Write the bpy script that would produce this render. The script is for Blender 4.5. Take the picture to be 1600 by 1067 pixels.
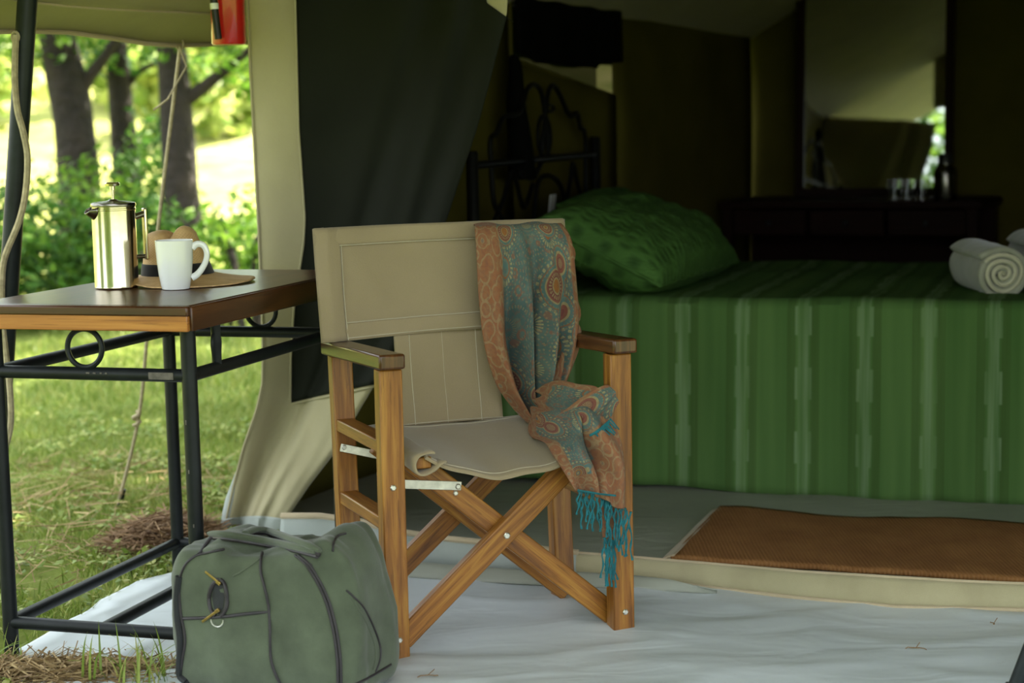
import bpy, math, random
import numpy as np
from mathutils import Vector, Matrix, noise
from mathutils.bvhtree import BVHTree
random.seed(7); RNG = np.random.default_rng(11)
R = math.radians
scene = bpy.context.scene
for o in list(bpy.data.objects): bpy.data.objects.remove(o)

# ---------------------------------------------------------------- camera
FPX, CAMH, PITCH, ROLL = 2800.0, 1.09, R(6.8), R(1.2)
cd = bpy.data.cameras.new('camera'); cam = bpy.data.objects.new('camera', cd)
scene.collection.objects.link(cam); scene.camera = cam
cd.sensor_width = 36; cd.lens = FPX / 1600 * 36
_f = Vector((0, math.cos(PITCH), -math.sin(PITCH))); _u0 = Vector((0, math.sin(PITCH), math.cos(PITCH))); _r0 = Vector((1, 0, 0))
_r = math.cos(ROLL) * _r0 - math.sin(ROLL) * _u0; _u = math.sin(ROLL) * _r0 + math.cos(ROLL) * _u0
cam.matrix_world = Matrix(((_r.x, _u.x, -_f.x, 0), (_r.y, _u.y, -_f.y, 0), (_r.z, _u.z, -_f.z, CAMH), (0, 0, 0, 1)))
cd.clip_start = .05; cd.clip_end = 300
cd.dof.use_dof = True; cd.dof.focus_distance = 3.85; cd.dof.aperture_fstop = 3.2

# ---------------------------------------------------------------- sky and sun
w = bpy.data.worlds.new('sky'); scene.world = w; w.use_nodes = True
bg = w.node_tree.nodes['Background']; bg.inputs[0].default_value = (.86, .94, .98, 1); bg.inputs[1].default_value = 1.5
sd = bpy.data.lights.new('sun', 'SUN'); sun = bpy.data.objects.new('sun', sd); scene.collection.objects.link(sun)
sd.energy = 10.5; sd.angle = R(.6); sd.color = (1, .93, .76)
SUNDIR = Vector((.52, .45, .95)).normalized()
sun.rotation_euler = SUNDIR.to_track_quat('Z', 'Y').to_euler(); sun.location = (8, 8, 20)
vs = scene.view_settings
vs.view_transform = 'Standard'; vs.look = 'None'; vs.gamma = 1; vs.use_curve_mapping = False; vs.exposure = 1.35

# ---------------------------------------------------------------- helpers
COL = scene.collection
def V(*a): return Vector(a)
def ray(px, py): return _f + _r * ((px - 800) / FPX) + _u * ((533.5 - py) / FPX)
CAM0 = Vector((0, 0, CAMH))
def atz(px, py, z):
    d = ray(px, py); return CAM0 + d * ((z - CAMH) / d.z)
def aty(px, py, y):
    d = ray(px, py); return CAM0 + d * (y / d.y)
def atplane(px, py, p, n):
    d = ray(px, py); return CAM0 + d * ((p - CAM0).dot(n) / d.dot(n))
def lerp(a, b, t): return a + (b - a) * t
def interp(x, xs, ys): return float(np.interp(x, xs, ys))

def catmull(pts, n=6):
    pts = [Vector(p) for p in pts]; out = []
    for i in range(len(pts) - 1):
        p0 = pts[max(i - 1, 0)]; p1 = pts[i]; p2 = pts[i + 1]; p3 = pts[min(i + 2, len(pts) - 1)]
        for k in range(n):
            t = k / n
            out.append(.5 * ((2 * p1) + (p2 - p0) * t + (2 * p0 - 5 * p1 + 4 * p2 - p3) * t * t + (3 * p1 - p0 - 3 * p2 + p3) * t ** 3))
    out.append(pts[-1]); return out

class MB:
    def __init__(s): s.v = []; s.f = []; s.uv = []
    def face(s, idx, uvs): s.f.append(idx); s.uv.extend(uvs)
    def grid(s, P, uvf=None, cu=False, cv=False):
        n, m = len(P), len(P[0]); b = len(s.v)
        for row in P: s.v.extend([tuple(p) for p in row])
        for i in range(n if cu else n - 1):
            for j in range(m if cv else m - 1):
                i2, j2 = (i + 1) % n, (j + 1) % m
                q = [b + i * m + j, b + i2 * m + j, b + i2 * m + j2, b + i * m + j2]
                if uvf: u = [uvf(i, j), uvf(i + 1, j), uvf(i + 1, j + 1), uvf(i, j + 1)]
                else: u = [(i / n, j / m), ((i + 1) / n, j / m), ((i + 1) / n, (j + 1) / m), (i / n, (j + 1) / m)]
                s.face(q, u)
        return b
    def tube(s, path, r, n=8, caps=True, closed=False, flat=1.0, up=None):
        path = [Vector(p) for p in path]; N = len(path)
        rs = r if isinstance(r, (list, tuple)) else [r] * N
        ref = Vector(up) if up else Vector((0, 0, 1)); rings = []; L = 0; prev = None; Ls = []
        for i, p in enumerate(path):
            if closed: t = path[(i + 1) % N] - path[i - 1]
            else: t = path[min(i + 1, N - 1)] - path[max(i - 1, 0)]
            t = t.normalized() if t.length > 1e-9 else Vector((0, 0, 1))
            if prev is None or up:
                a = t.cross(ref)
                if a.length < 1e-3: a = t.cross(Vector((1, 0, 0)))
                a.normalize()
            else:
                a = prev - t * prev.dot(t); a.normalize()
            prev = a; c = t.cross(a)
            if i: L += (p - path[i - 1]).length
            Ls.append(L)
            rings.append([p + (a * math.cos(2 * math.pi * k / n) + c * math.sin(2 * math.pi * k / n) * flat) * rs[i] for k in range(n)])
        Ls.append(L + .01); b = s.grid(rings, lambda i, j: (j / n * .1, Ls[min(i, N)]), cu=closed, cv=True)
        if caps and not closed:
            s.face([b + k for k in range(n)][::-1], [(0, 0)] * n)
            s.face([b + (N - 1) * n + k for k in range(n)], [(0, 0)] * n)
    def bar(s, p0, p1, wv, dv):
        """box from p0 to p1; wv and dv are the half-extent vectors of the section"""
        p0, p1, wv, dv = map(Vector, (p0, p1, wv, dv)); b = len(s.v)
        for p in (p0, p1):
            for a, c in ((-1, -1), (1, -1), (1, 1), (-1, 1)): s.v.append(tuple(p + wv * a + dv * c))
        L = (p1 - p0).length; w2, d2 = wv.length * 2, dv.length * 2; ou, ov = random.random() * 9, random.random() * 9
        u = [0, w2, w2 + d2, 2 * w2 + d2, 2 * w2 + 2 * d2]
        flip = wv.cross(dv).dot(p1 - p0) < 0
        for k in range(4):
            k2 = (k + 1) % 4; q = [b + k, b + k2, b + 4 + k2, b + 4 + k]
            t = [(ou + u[k], ov), (ou + u[k + 1], ov), (ou + u[k + 1], ov + L), (ou + u[k], ov + L)]
            if flip: q, t = q[::-1], t[::-1]
            s.face(q, t)
        for off, rev in ((0, True), (4, False)):
            q = [b + off + k for k in range(4)]; t = [(ou, ov), (ou + w2, ov), (ou + w2, ov + d2), (ou, ov + d2)]
            if rev != flip: q, t = q[::-1], t[::-1]
            s.face(q, t)
    def box(s, c, sx, sy, sz, rot=0):
        c = Vector(c); x = Vector((math.cos(rot), math.sin(rot), 0)); y = Vector((-math.sin(rot), math.cos(rot), 0)); z = Vector((0, 0, 1))
        ax = [(sx, x), (sy, y), (sz, z)]; l = max(range(3), key=lambda i: ax[i][0]); a, b2 = [i for i in range(3) if i != l]
        s.bar(c - ax[l][1] * sx_(ax[l][0]), c + ax[l][1] * sx_(ax[l][0]), ax[a][1] * (ax[a][0] / 2), ax[b2][1] * (ax[b2][0] / 2))
    def lathe(s, prof, c=(0, 0, 0), n=32, sxy=(1, 1)):
        c = Vector(c); P = [[c + Vector((r * math.cos(2 * math.pi * k / n) * sxy[0], r * math.sin(2 * math.pi * k / n) * sxy[1], z)) for k in range(n)] for r, z in prof]
        b = s.grid(P[::-1], lambda i, j: (j / n, prof[::-1][min(i, len(prof) - 1)][1]), cv=True)
    def disc(s, c, nrm, r, h, n=12):
        c, nrm = Vector(c), Vector(nrm).normalized(); s.tube([c, c + nrm * h * .6, c + nrm * h], [r, r, r * .7], n)
def sx_(v): return v / 2

MATR = {}
def mesh_of(name, mb, smooth=True, angle=40):
    me = bpy.data.meshes.new(name); me.from_pydata(mb.v, [], mb.f); me.update()
    if len(mb.uv) == len(me.loops):
        ul = me.uv_layers.new(name='UVMap'); ul.data.foreach_set('uv', np.array(mb.uv, dtype=np.float32).ravel())
    if smooth:
        me.polygons.foreach_set('use_smooth', [True] * len(me.polygons)); me.set_sharp_from_angle(angle=R(angle))
    return me
def obj(name, mb, m, parent=None, world=False, bevel=0, solid=0, smooth=True, angle=40, sub=0, origin=True):
    if world and parent is not None:
        inv = MATR[parent.name].inverted(); mb.v = [tuple(inv @ Vector(p)) for p in mb.v]
    loc = Vector((0, 0, 0))
    if origin and mb.v:
        a = np.array(mb.v); loc = Vector(((a[:, 0].min() + a[:, 0].max()) / 2, (a[:, 1].min() + a[:, 1].max()) / 2, a[:, 2].min()))
        mb.v = (a - np.array(loc)).tolist()
    o = bpy.data.objects.new(name, mesh_of(name, mb, smooth, angle)); COL.objects.link(o); o.location = loc
    for mm in (m if isinstance(m, list) else [m]): o.data.materials.append(mm)
    base = MATR[parent.name] if parent is not None else Matrix.Identity(4)
    if parent is not None: o.parent = parent
    MATR[o.name] = base @ Matrix.Translation(loc)
    if solid: md = o.modifiers.new('thickness', 'SOLIDIFY'); md.thickness = solid; md.offset = 0
    if sub: md = o.modifiers.new('smooth', 'SUBSURF'); md.levels = sub; md.render_levels = sub
    if bevel: md = o.modifiers.new('edges', 'BEVEL'); md.width = bevel; md.segments = 2; md.limit_method = 'ANGLE'
    return o
def tag(o, label=None, cat=None, group=None, kind=None):
    if label: o['label'] = label
    if cat: o['category'] = cat
    if group: o['group'] = group
    if kind: o['kind'] = kind
    return o
def thing(name, label, cat, loc=(0, 0, 0), rz=0, group=None):
    o = bpy.data.objects.new(name, None); COL.objects.link(o); o.location = loc; o.rotation_euler = (0, 0, rz); o.empty_display_size = .1
    MATR[o.name] = Matrix.Translation(Vector(loc)) @ Matrix.Rotation(rz, 4, 'Z')
    return tag(o, label, cat, group)
def P_(name, mb, m, parent, **k): return obj(name, mb, m, parent, **k)

# ---------------------------------------------------------------- materials
def nt(name):
    m = bpy.data.materials.new(name); m.use_nodes = True; t = m.node_tree; return m, t, t.nodes['Principled BSDF']
def ramp(t, fac, cols):
    n = t.nodes.new('ShaderNodeValToRGB'); t.links.new(fac, n.inputs[0]); e = n.color_ramp.elements
    while len(e) < len(cols): e.new(.5)
    for k, (p, c) in enumerate(cols): e[k].position = p; e[k].color = (*c, 1)
    return n.outputs[0]
def coords(t, kind='Object', scale=(1, 1, 1)):
    c = t.nodes.new('ShaderNodeTexCoord'); mp = t.nodes.new('ShaderNodeMapping'); mp.inputs['Scale'].default_value = scale
    t.links.new(c.outputs[kind], mp.inputs[0]); return mp.outputs[0]
def noise_(t, vec, sc, det=4, ro=.55, dist=0):
    n = t.nodes.new('ShaderNodeTexNoise'); n.inputs['Scale'].default_value = sc; n.inputs['Detail'].default_value = det; n.inputs['Roughness'].default_value = ro; n.inputs['Distortion'].default_value = dist
    t.links.new(vec, n.inputs['Vector']); return n.outputs['Fac']
def math_(t, op, a, b=None, c=None):
    n = t.nodes.new('ShaderNodeMath'); n.operation = op
    for i, x in enumerate((a, b, c)):
        if x is None: continue
        if isinstance(x, (int, float)): n.inputs[i].default_value = x
        else: t.links.new(x, n.inputs[i])
    return n.outputs[0]
def mix(t, fac, a, b, mode='MIX'):
    n = t.nodes.new('ShaderNodeMix'); n.data_type = 'RGBA'; n.blend_type = mode
    for s, x in ((n.inputs[0], fac), (n.inputs[6], a), (n.inputs[7], b)):
        if isinstance(x, (int, float)): s.default_value = x
        elif isinstance(x, tuple): s.default_value = (*x, 1)
        else: t.links.new(x, s)
    return n.outputs[2]
def bump(t, b, h, st=.3, dist=.01):
    n = t.nodes.new('ShaderNodeBump'); n.inputs['Strength'].default_value = st; n.inputs['Distance'].default_value = dist
    t.links.new(h, n.inputs['Height']); t.links.new(n.outputs[0], b.inputs['Normal'])
def plain(name, col, rough=.5, metal=0, var=.15, sc=12, bst=.1, bsc=60, bd=.002, coat=0, kind='Object', spec=.5):
    m, t, b = nt(name); v = coords(t, kind); n = noise_(t, v, sc)
    lo = tuple(c * (1 - var) for c in col); hi = tuple(min(1, c * (1 + var)) for c in col)
    t.links.new(ramp(t, n, [(.3, lo), (.7, hi)]), b.inputs['Base Color'])
    b.inputs['Roughness'].default_value = rough; b.inputs['Metallic'].default_value = metal; b.inputs['Coat Weight'].default_value = coat
    b.inputs['Specular IOR Level'].default_value = spec
    if bst: bump(t, b, noise_(t, v, bsc, 3), bst, bd)
    return m
def wood(name, dark, mid, light, rough=.35, coat=.3, su=70, sv=3.5, spec=.35):
    m, t, b = nt(name); v = coords(t, 'UV', (su, sv, 1)); n = noise_(t, v, 1.0, 6, .62, .6)
    v2 = coords(t, 'UV', (su * 4, sv * 2.2, 1)); n2 = noise_(t, v2, 1.0, 3)
    c = ramp(t, n, [(.28, dark), (.5, mid), (.74, light)])
    c = mix(t, math_(t, 'MULTIPLY', math_(t, 'GREATER_THAN', n2, .62), .45), c, tuple(x * .45 for x in dark))
    vb = coords(t, 'UV', (3, 1.6, 1)); nb = noise_(t, vb, 1.5, 2); c = mix(t, math_(t, 'MULTIPLY', nb, .38), c, dark)
    t.links.new(c, b.inputs['Base Color']); b.inputs['Roughness'].default_value = rough; b.inputs['Coat Weight'].default_value = coat; b.inputs['Coat Roughness'].default_value = .25; b.inputs['Specular IOR Level'].default_value = spec
    bump(t, b, n2, .12, .001); return m
def cloth(name, col, var=.12, sc=6, weave=900, rough=.9, sheen=.2, trans=0, dirt=None, wr=.5, spec=.2):
    m, t, b = nt(name); v = coords(t, 'Object'); n = noise_(t, v, sc, 5)
    lo = tuple(c * (1 - var) for c in col); hi = tuple(min(1, c * (1 + var)) for c in col)
    c = ramp(t, n, [(.3, lo), (.7, hi)])
    fine = noise_(t, v, weave * .4, 2); c = mix(t, math_(t, 'MULTIPLY', fine, .25), c, tuple(x * .6 for x in col))
    if dirt:
        vd = coords(t, 'Object', (1, 1, .25)); c = mix(t, math_(t, 'MULTIPLY', math_(t, 'MAXIMUM', math_(t, 'SUBTRACT', noise_(t, vd, 5, 6), .5), 0), 2.0), c, dirt)
    t.links.new(c, b.inputs['Base Color']); b.inputs['Roughness'].default_value = rough; b.inputs['Sheen Weight'].default_value = sheen; b.inputs['Specular IOR Level'].default_value = spec
    h = math_(t, 'ADD', math_(t, 'MULTIPLY', noise_(t, v, 9, 4), wr), math_(t, 'MULTIPLY', fine, .12)); bump(t, b, h, .35, .012)
    if trans:
        tr = t.nodes.new('ShaderNodeBsdfTranslucent'); t.links.new(c, tr.inputs[0]); mx = t.nodes.new('ShaderNodeMixShader'); mx.inputs[0].default_value = trans
        out = t.nodes['Material Output']; t.links.new(b.outputs[0], mx.inputs[1]); t.links.new(tr.outputs[0], mx.inputs[2]); t.links.new(mx.outputs[0], out.inputs[0])
    return m
def leafmat(name, a, b_, c_, trans=.45, rough=.5):
    m, t, b = nt(name); g = t.nodes.new('ShaderNodeNewGeometry')
    c = ramp(t, g.outputs['Random Per Island'], [(0, a), (.5, b_), (1, c_)])
    t.links.new(c, b.inputs['Base Color']); b.inputs['Roughness'].default_value = rough; b.inputs['Specular IOR Level'].default_value = .3
    tr = t.nodes.new('ShaderNodeBsdfTranslucent'); t.links.new(c, tr.inputs[0]); mx = t.nodes.new('ShaderNodeMixShader'); mx.inputs[0].default_value = trans
    out = t.nodes['Material Output']; t.links.new(b.outputs[0], mx.inputs[1]); t.links.new(tr.outputs[0], mx.inputs[2]); t.links.new(mx.outputs[0], out.inputs[0]); return m

M = {}
M['chairwood'] = wood('chair_wood', (.10, .032, .004), (.28, .108, .013), (.48, .235, .036), rough=.45, coat=.10)
M['armwood'] = wood('arm_wood', (.030, .009, .003), (.080, .027, .007), (.16, .065, .015), rough=.3, coat=.35)
M['tablewood'] = wood('table_wood', (.026, .008, .002), (.062, .019, .005), (.125, .042, .010), rough=.3, coat=.22, su=30, sv=2.5)
M['tableedge'] = wood('table_edge_wood', (.20, .06, .012), (.42, .16, .03), (.52, .23, .05), rough=.35, coat=.3, su=60, sv=2)
M['deskwood'] = wood('desk_wood', (.008, .003, .002), (.015, .005, .003), (.025, .008, .005), rough=.6, coat=0, spec=.1)
M['iron'] = plain('black_iron', (.009, .011, .012), .42, .0, .3, 20, .15, 80, .001, spec=.22); M['bediron'] = plain('bed_iron', (.004, .004, .004), .6, 0, .3, 20, .1, spec=.12)
M['chip'] = plain('worn_iron', (.10, .085, .075), .6, .0, .4, 60, .2, 120)
M['pole'] = plain('pole_paint', (.012, .016, .017), .45, 0, .4, 14, .15, 60, spec=.25)
M['canvas'] = cloth('khaki_canvas', (.325, .255, .155), .07, 4, wr=.35)
M['stitch'] = plain('stitch_thread', (.48, .42, .31), .9, 0, .1)
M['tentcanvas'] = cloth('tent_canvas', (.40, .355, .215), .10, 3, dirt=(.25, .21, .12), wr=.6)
M['flycanvas'] = cloth('fly_canvas', (.30, .26, .15), .10, 3, trans=.12)
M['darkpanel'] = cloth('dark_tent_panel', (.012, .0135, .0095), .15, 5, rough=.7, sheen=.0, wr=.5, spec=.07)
M['innerwall'] = cloth('inner_olive_canvas', (.088, .074, .014), .2, 3, sheen=0, spec=.05); M['roofcloth'] = cloth('tent_roof_lining', (.016, .014, .0035), .2, 3, sheen=0, spec=.05)  # roof lining is a darker copy of the inner canvas, shade in its colour
M['blackcloth'] = cloth('black_cloth', (.003, .003, .003), .2, 4, sheen=0, spec=.05)
M['bind'] = cloth('beige_binding', (.47, .38, .25), .1, 5)
M['pvc'] = None
M['steel'] = plain('steel', (.62, .60, .54), .32, .9, .2, 40, .1)
M['zinc'] = plain('zinc_strap', (.52, .50, .42), .42, .7, .25, 40, .15)
M['chrome'] = plain('polished_steel', (.62, .55, .40), .17, 1, .06, 30, .05, 8, .01)  # warm tint: yellow grass reflection put into the base colour
M['chromedark'] = plain('dark_steel', (.22, .20, .18), .25, 1, .1)
M['brass'] = plain('brass', (.38, .26, .08), .35, .9, .2, 60)
M['porcelain'] = plain('white_porcelain', (.83, .84, .83), .18, 0, .02, 5, 0, coat=.5)
M['straw'] = None
M['band'] = cloth('black_ribbon', (.012, .012, .014), .2, 10)
M['bag'] = cloth('olive_canvas_bag', (.080, .096, .060), .26, 14, wr=.45)
M['bagdark'] = plain('dark_leather_piping', (.022, .017, .019), .55, 0, .3, 40, .2)
M['zip'] = plain('black_zip_tape', (.008, .009, .010), .7, 0, .2, 80)
M['red'] = plain('red_paint', (.50, .014, .010), .28, 0, .08, 9, .05, coat=.6)
M['black'] = plain('black_rubber', (.010, .010, .010), .5)
M['white'] = plain('white_plastic', (.75, .75, .70), .5)
M['rope'] = plain('jute_rope', (.36, .30, .19), .95, 0, .25, 60, .5, 200, .004)
M['fringe'] = plain('teal_threads', (.008, .115, .135), .9, 0, .3, 60, .3, 200)
M['towel'] = cloth('grey_towel', (.32, .32, .25), .12, 20, weave=400, sheen=.5)
M['towelend'] = cloth('cream_towel_edge', (.52, .49, .36), .12, 20, weave=400)
M['bark'] = plain('bark', (.022, .015, .010), .9, 0, .5, 7, .9, 14, .05)
M['leafa'] = leafmat('leaves_mid', (.06, .14, .012), (.12, .24, .025), (.22, .34, .04))
M['leafb'] = leafmat('leaves_dark', (.035, .10, .015), (.07, .17, .025), (.15, .27, .04))
M['leafc'] = leafmat('leaves_pale', (.16, .26, .04), (.26, .36, .07), (.42, .46, .12))
M['grass'] = leafmat('grass_blades', (.13, .20, .03), (.23, .31, .055), (.40, .40, .12), .35)
M['hay'] = leafmat('dry_straw', (.16, .10, .045), (.30, .20, .09), (.46, .34, .17), .15, .8)
M['haydark'] = leafmat('brown_straw', (.13, .07, .035), (.22, .13, .065), (.33, .21, .11), .1, .8)
M['glass'] = None

def mat_pvc():
    m, t, b = nt('grey_pvc_sheet'); v = coords(t, 'Object'); n = noise_(t, v, 2.5, 5)
    c = ramp(t, n, [(.3, (.53, .575, .60)), (.7, (.63, .675, .70))])
    n2 = noise_(t, v, 26, 5, .7); c = mix(t, math_(t, 'MULTIPLY', math_(t, 'GREATER_THAN', n2, .66), .12), c, (.26, .24, .2))
    t.links.new(c, b.inputs['Base Color']); b.inputs['Roughness'].default_value = .45; b.inputs['Specular IOR Level'].default_value = .45
    vv = coords(t, 'Object', (1, 2.2, 1)); h = math_(t, 'ADD', math_(t, 'MULTIPLY', noise_(t, vv, 3.5, 2, .4, 1.2), .8), math_(t, 'MULTIPLY', noise_(t, v, 11, 2, .4, .6), .18)); bump(t, b, h, .28, .03); return m
M['pvc'] = mat_pvc()
def mat_floor():
    m, t, b = nt('tent_floor_sheet'); v = coords(t, 'Object'); n = noise_(t, v, 2.5, 5)
    t.links.new(ramp(t, n, [(.3, (.26, .27, .22)), (.7, (.35, .36, .30))]), b.inputs['Base Color']); b.inputs['Roughness'].default_value = .5  # darker, greener copy of the porch sheet; tent shade put into its colour
    bump(t, b, noise_(t, coords(t, 'Object', (1, 2.5, 1)), 5, 3, .5, 1.2), .3, .02); return m
M['floor'] = mat_floor(); M['lip'] = cloth('pale_grey_lip', (.34, .37, .34), .1, 4, rough=.6, sheen=0)
def mat_straw():
    m, t, b = nt('straw_weave'); v = coords(t, 'UV', (90, 260, 1)); wv = t.nodes.new('ShaderNodeTexChecker'); wv.inputs['Scale'].default_value = 1; t.links.new(v, wv.inputs[0])
    n = noise_(t, coords(t, 'Object'), 30, 4); c = ramp(t, n, [(.3, (.52, .32, .13)), (.7, (.70, .47, .23))]); c = mix(t, math_(t, 'MULTIPLY', wv.outputs['Fac'], .22), c, (.26, .15, .06))
    t.links.new(c, b.inputs['Base Color']); b.inputs['Roughness'].default_value = .75; bump(t, b, wv.outputs['Fac'], .25, .002); return m
M['straw'] = mat_straw()
def mat_rug():
    m, t, b = nt('coir_rug'); v = coords(t, 'Object'); wv = t.nodes.new('ShaderNodeTexWave'); wv.inputs['Scale'].default_value = 34; wv.inputs['Distortion'].default_value = .6; wv.inputs['Detail'].default_value = 2
    t.links.new(v, wv.inputs[0]); n = noise_(t, v, 7, 5, .6); c = ramp(t, n, [(.3, (.20, .085, .028)), (.7, (.31, .145, .050))]); c = mix(t, math_(t, 'MULTIPLY', wv.outputs['Fac'], .35), c, (.36, .19, .085))
    t.links.new(c, b.inputs['Base Color']); b.inputs['Roughness'].default_value = 1; b.inputs['Specular IOR Level'].default_value = .1
    bump(t, b, math_(t, 'ADD', wv.outputs['Fac'], noise_(t, v, 160, 3)), .5, .004); return m
M['rug'] = mat_rug()
def mat_bed():
    m, t, b = nt('green_ikat_bedspread'); c = t.nodes.new('ShaderNodeTexCoord'); s = t.nodes.new('ShaderNodeSeparateXYZ'); t.links.new(c.outputs['UV'], s.inputs[0])
    u, v = s.outputs[0], s.outputs[1]
    # long streaks along the hang of the cloth, broken every hand's width
    n1 = noise_(t, coords(t, 'UV', (60, 1.6, 1)), 1, 3, .6); n2 = noise_(t, coords(t, 'UV', (14, .7, 1)), 1, 2)
    ph = math_(t, 'FRACT', math_(t, 'MULTIPLY', u, 1 / .178)); d = math_(t, 'ABSOLUTE', math_(t, 'SUBTRACT', ph, .5))
    seg = math_(t, 'FLOOR', math_(t, 'MULTIPLY', v, 1 / .092)); alt = math_(t, 'MODULO', math_(t, 'ABSOLUTE', seg), 2)
    wdt = math_(t, 'ADD', .085, math_(t, 'MULTIPLY', alt, .05))
    st = math_(t, 'MULTIPLY', math_(t, 'LESS_THAN', d, wdt), math_(t, 'MULTIPLY', math_(t, 'SUBTRACT', n1, .34), 1.15))
    dk = math_(t, 'MULTIPLY', math_(t, 'LESS_THAN', math_(t, 'ABSOLUTE', math_(t, 'SUBTRACT', d, .19)), .07), math_(t, 'MULTIPLY', n1, .75))
    base = ramp(t, n2, [(.3, (.056, .118, .033)), (.7, (.094, .172, .053))])
    cc = mix(t, dk, base, (.040, .070, .018)); cc = mix(t, math_(t, 'MAXIMUM', st, 0), cc, (.27, .37, .22))
    t.links.new(cc, b.inputs['Base Color']); b.inputs['Roughness'].default_value = .95; b.inputs['Specular IOR Level'].default_value = .04
    bump(t, b, math_(t, 'ADD', noise_(t, coords(t, 'UV', (9, 2, 1)), 1, 3), math_(t, 'MULTIPLY', n1, .1)), .3, .012); return m
M['bed'] = mat_bed()
def mat_pillow():
    m, t, b = nt('green_pillowcase'); c = t.nodes.new('ShaderNodeTexCoord'); s = t.nodes.new('ShaderNodeSeparateXYZ'); t.links.new(c.outputs['UV'], s.inputs[0])
    w1 = math_(t, 'SINE', math_(t, 'MULTIPLY', s.outputs[0], 175)); w2 = math_(t, 'SINE', math_(t, 'MULTIPLY', s.outputs[1], 60)); g = math_(t, 'MULTIPLY', w1, w2)
    n = noise_(t, coords(t, 'Object'), 5, 4); base = ramp(t, n, [(.3, (.045, .115, .020)), (.7, (.072, .165, .035))])
    cc = mix(t, math_(t, 'MULTIPLY', math_(t, 'MAXIMUM', g, 0), .8), base, (.016, .05, .008)); t.links.new(cc, b.inputs['Base Color']); b.inputs['Roughness'].default_value = .8; b.inputs['Specular IOR Level'].default_value = .25
    h = math_(t, 'ADD', math_(t, 'MULTIPLY', noise_(t, coords(t, 'Object', (1, 1, 2)), 7, 4, .6, 1.0), .8), math_(t, 'MULTIPLY', g, .06)); bump(t, b, h, .8, .025); return m
M['pillow'] = mat_pillow()
def mat_scarf():
    m, t, b = nt('paisley_scarf'); c = t.nodes.new('ShaderNodeTexCoord'); s = t.nodes.new('ShaderNodeSeparateXYZ'); t.links.new(c.outputs['UV'], s.inputs[0]); u, v = s.outputs[0], s.outputs[1]
    def medal(scale, seed, feat='F1'):
        vo = t.nodes.new('ShaderNodeTexVoronoi'); vo.inputs['Scale'].default_value = scale; vo.inputs['Randomness'].default_value = .75
        mp = t.nodes.new('ShaderNodeMapping'); mp.inputs['Location'].default_value = (seed, seed * .7, 0); t.links.new(c.outputs['UV'], mp.inputs[0])
        wn = t.nodes.new('ShaderNodeTexNoise'); wn.inputs['Scale'].default_value = 9; t.links.new(mp.outputs[0], wn.inputs[0])
        va = t.nodes.new('ShaderNodeVectorMath'); va.operation = 'MULTIPLY_ADD'; va.inputs[1].default_value = (.025, .025, 0); t.links.new(wn.outputs['Color'], va.inputs[0]); t.links.new(mp.outputs[0], va.inputs[2])
        t.links.new(va.outputs[0], vo.inputs['Vector']); sv = t.nodes.new('ShaderNodeVectorMath'); sv.operation = 'SUBTRACT'; t.links.new(va.outputs[0], sv.inputs[0]); t.links.new(vo.outputs['Position'], sv.inputs[1])
        s2 = t.nodes.new('ShaderNodeSeparateXYZ'); t.links.new(sv.outputs[0], s2.inputs[0]); return vo.outputs['Distance'], math_(t, 'ARCTAN2', s2.outputs[1], s2.outputs[0]), vo.outputs['Color']
    d, a, rc = medal(11.5, 1.3); d2, a2, rc2 = medal(34, 4.1)
    teal = ramp(t, noise_(t, coords(t, 'UV', (1, 1, 1)), 30, 4), [(.3, (.060, .130, .135)), (.7, (.13, .205, .195))])
    # medallions: rings of maroon, cream, orange, petals at the rim
    rings = ramp(t, d, [(0, (.42, .34, .17)), (.07, (.10, .14, .16)), (.11, (.45, .18, .06)), (.18, (.45, .36, .18)), (.21, (.22, .05, .05)), (.30, (.30, .09, .07)), (.33, (.45, .37, .20)), (.36, (.10, .20, .20)), (.43, (.40, .15, .06))])
    rings.node.color_ramp.interpolation = 'CONSTANT'
    petal = math_(t, 'GREATER_THAN', math_(t, 'SINE', math_(t, 'MULTIPLY', a, 22)), .15)
    rim = math_(t, 'MULTIPLY', math_(t, 'MULTIPLY', math_(t, 'GREATER_THAN', d, .47), math_(t, 'LESS_THAN', d, .53)), petal)
    col = mix(t, math_(t, 'MULTIPLY', math_(t, 'LESS_THAN', d, .45), .9), teal, rings)
    mid = math_(t, 'MULTIPLY', math_(t, 'MULTIPLY', math_(t, 'GREATER_THAN', d, .23), math_(t, 'LESS_THAN', d, .29)), petal)
    col = mix(t, math_(t, 'MULTIPLY', mid, .7), col, (.48, .40, .22)); col = mix(t, math_(t, 'MULTIPLY', rim, .8), col, (.50, .44, .24))
    sm = math_(t, 'MULTIPLY', math_(t, 'LESS_THAN', math_(t, 'ABSOLUTE', math_(t, 'SUBTRACT', d2, .3)), .07), math_(t, 'GREATER_THAN', d, .55)); col = mix(t, math_(t, 'MULTIPLY', sm, .6), col, (.34, .13, .08))
    # orange border
    bn = noise_(t, coords(t, 'UV', (1, 1, 1)), 55, 3); bc = ramp(t, bn, [(.25, (.33, .10, .06)), (.45, (.45, .17, .075)), (.6, (.42, .20, .10)), (.75, (.48, .30, .16))])
    r2 = math_(t, 'LESS_THAN', math_(t, 'ABSOLUTE', math_(t, 'SUBTRACT', math_(t, 'FRACT', math_(t, 'MULTIPLY', d2, 2.6)), .5)), .13); bc = mix(t, math_(t, 'MULTIPLY', r2, .65), bc, (.50, .40, .22))
    r3 = math_(t, 'LESS_THAN', d2, .16); bc = mix(t, math_(t, 'MULTIPLY', r3, .7), bc, (.15, .22, .20))
    at = t.nodes.new('ShaderNodeAttribute'); at.attribute_name = 'border'
    bc = mix(t, .38, bc, (.27, .16, .12)); col = mix(t, at.outputs['Fac'], col, bc)
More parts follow.
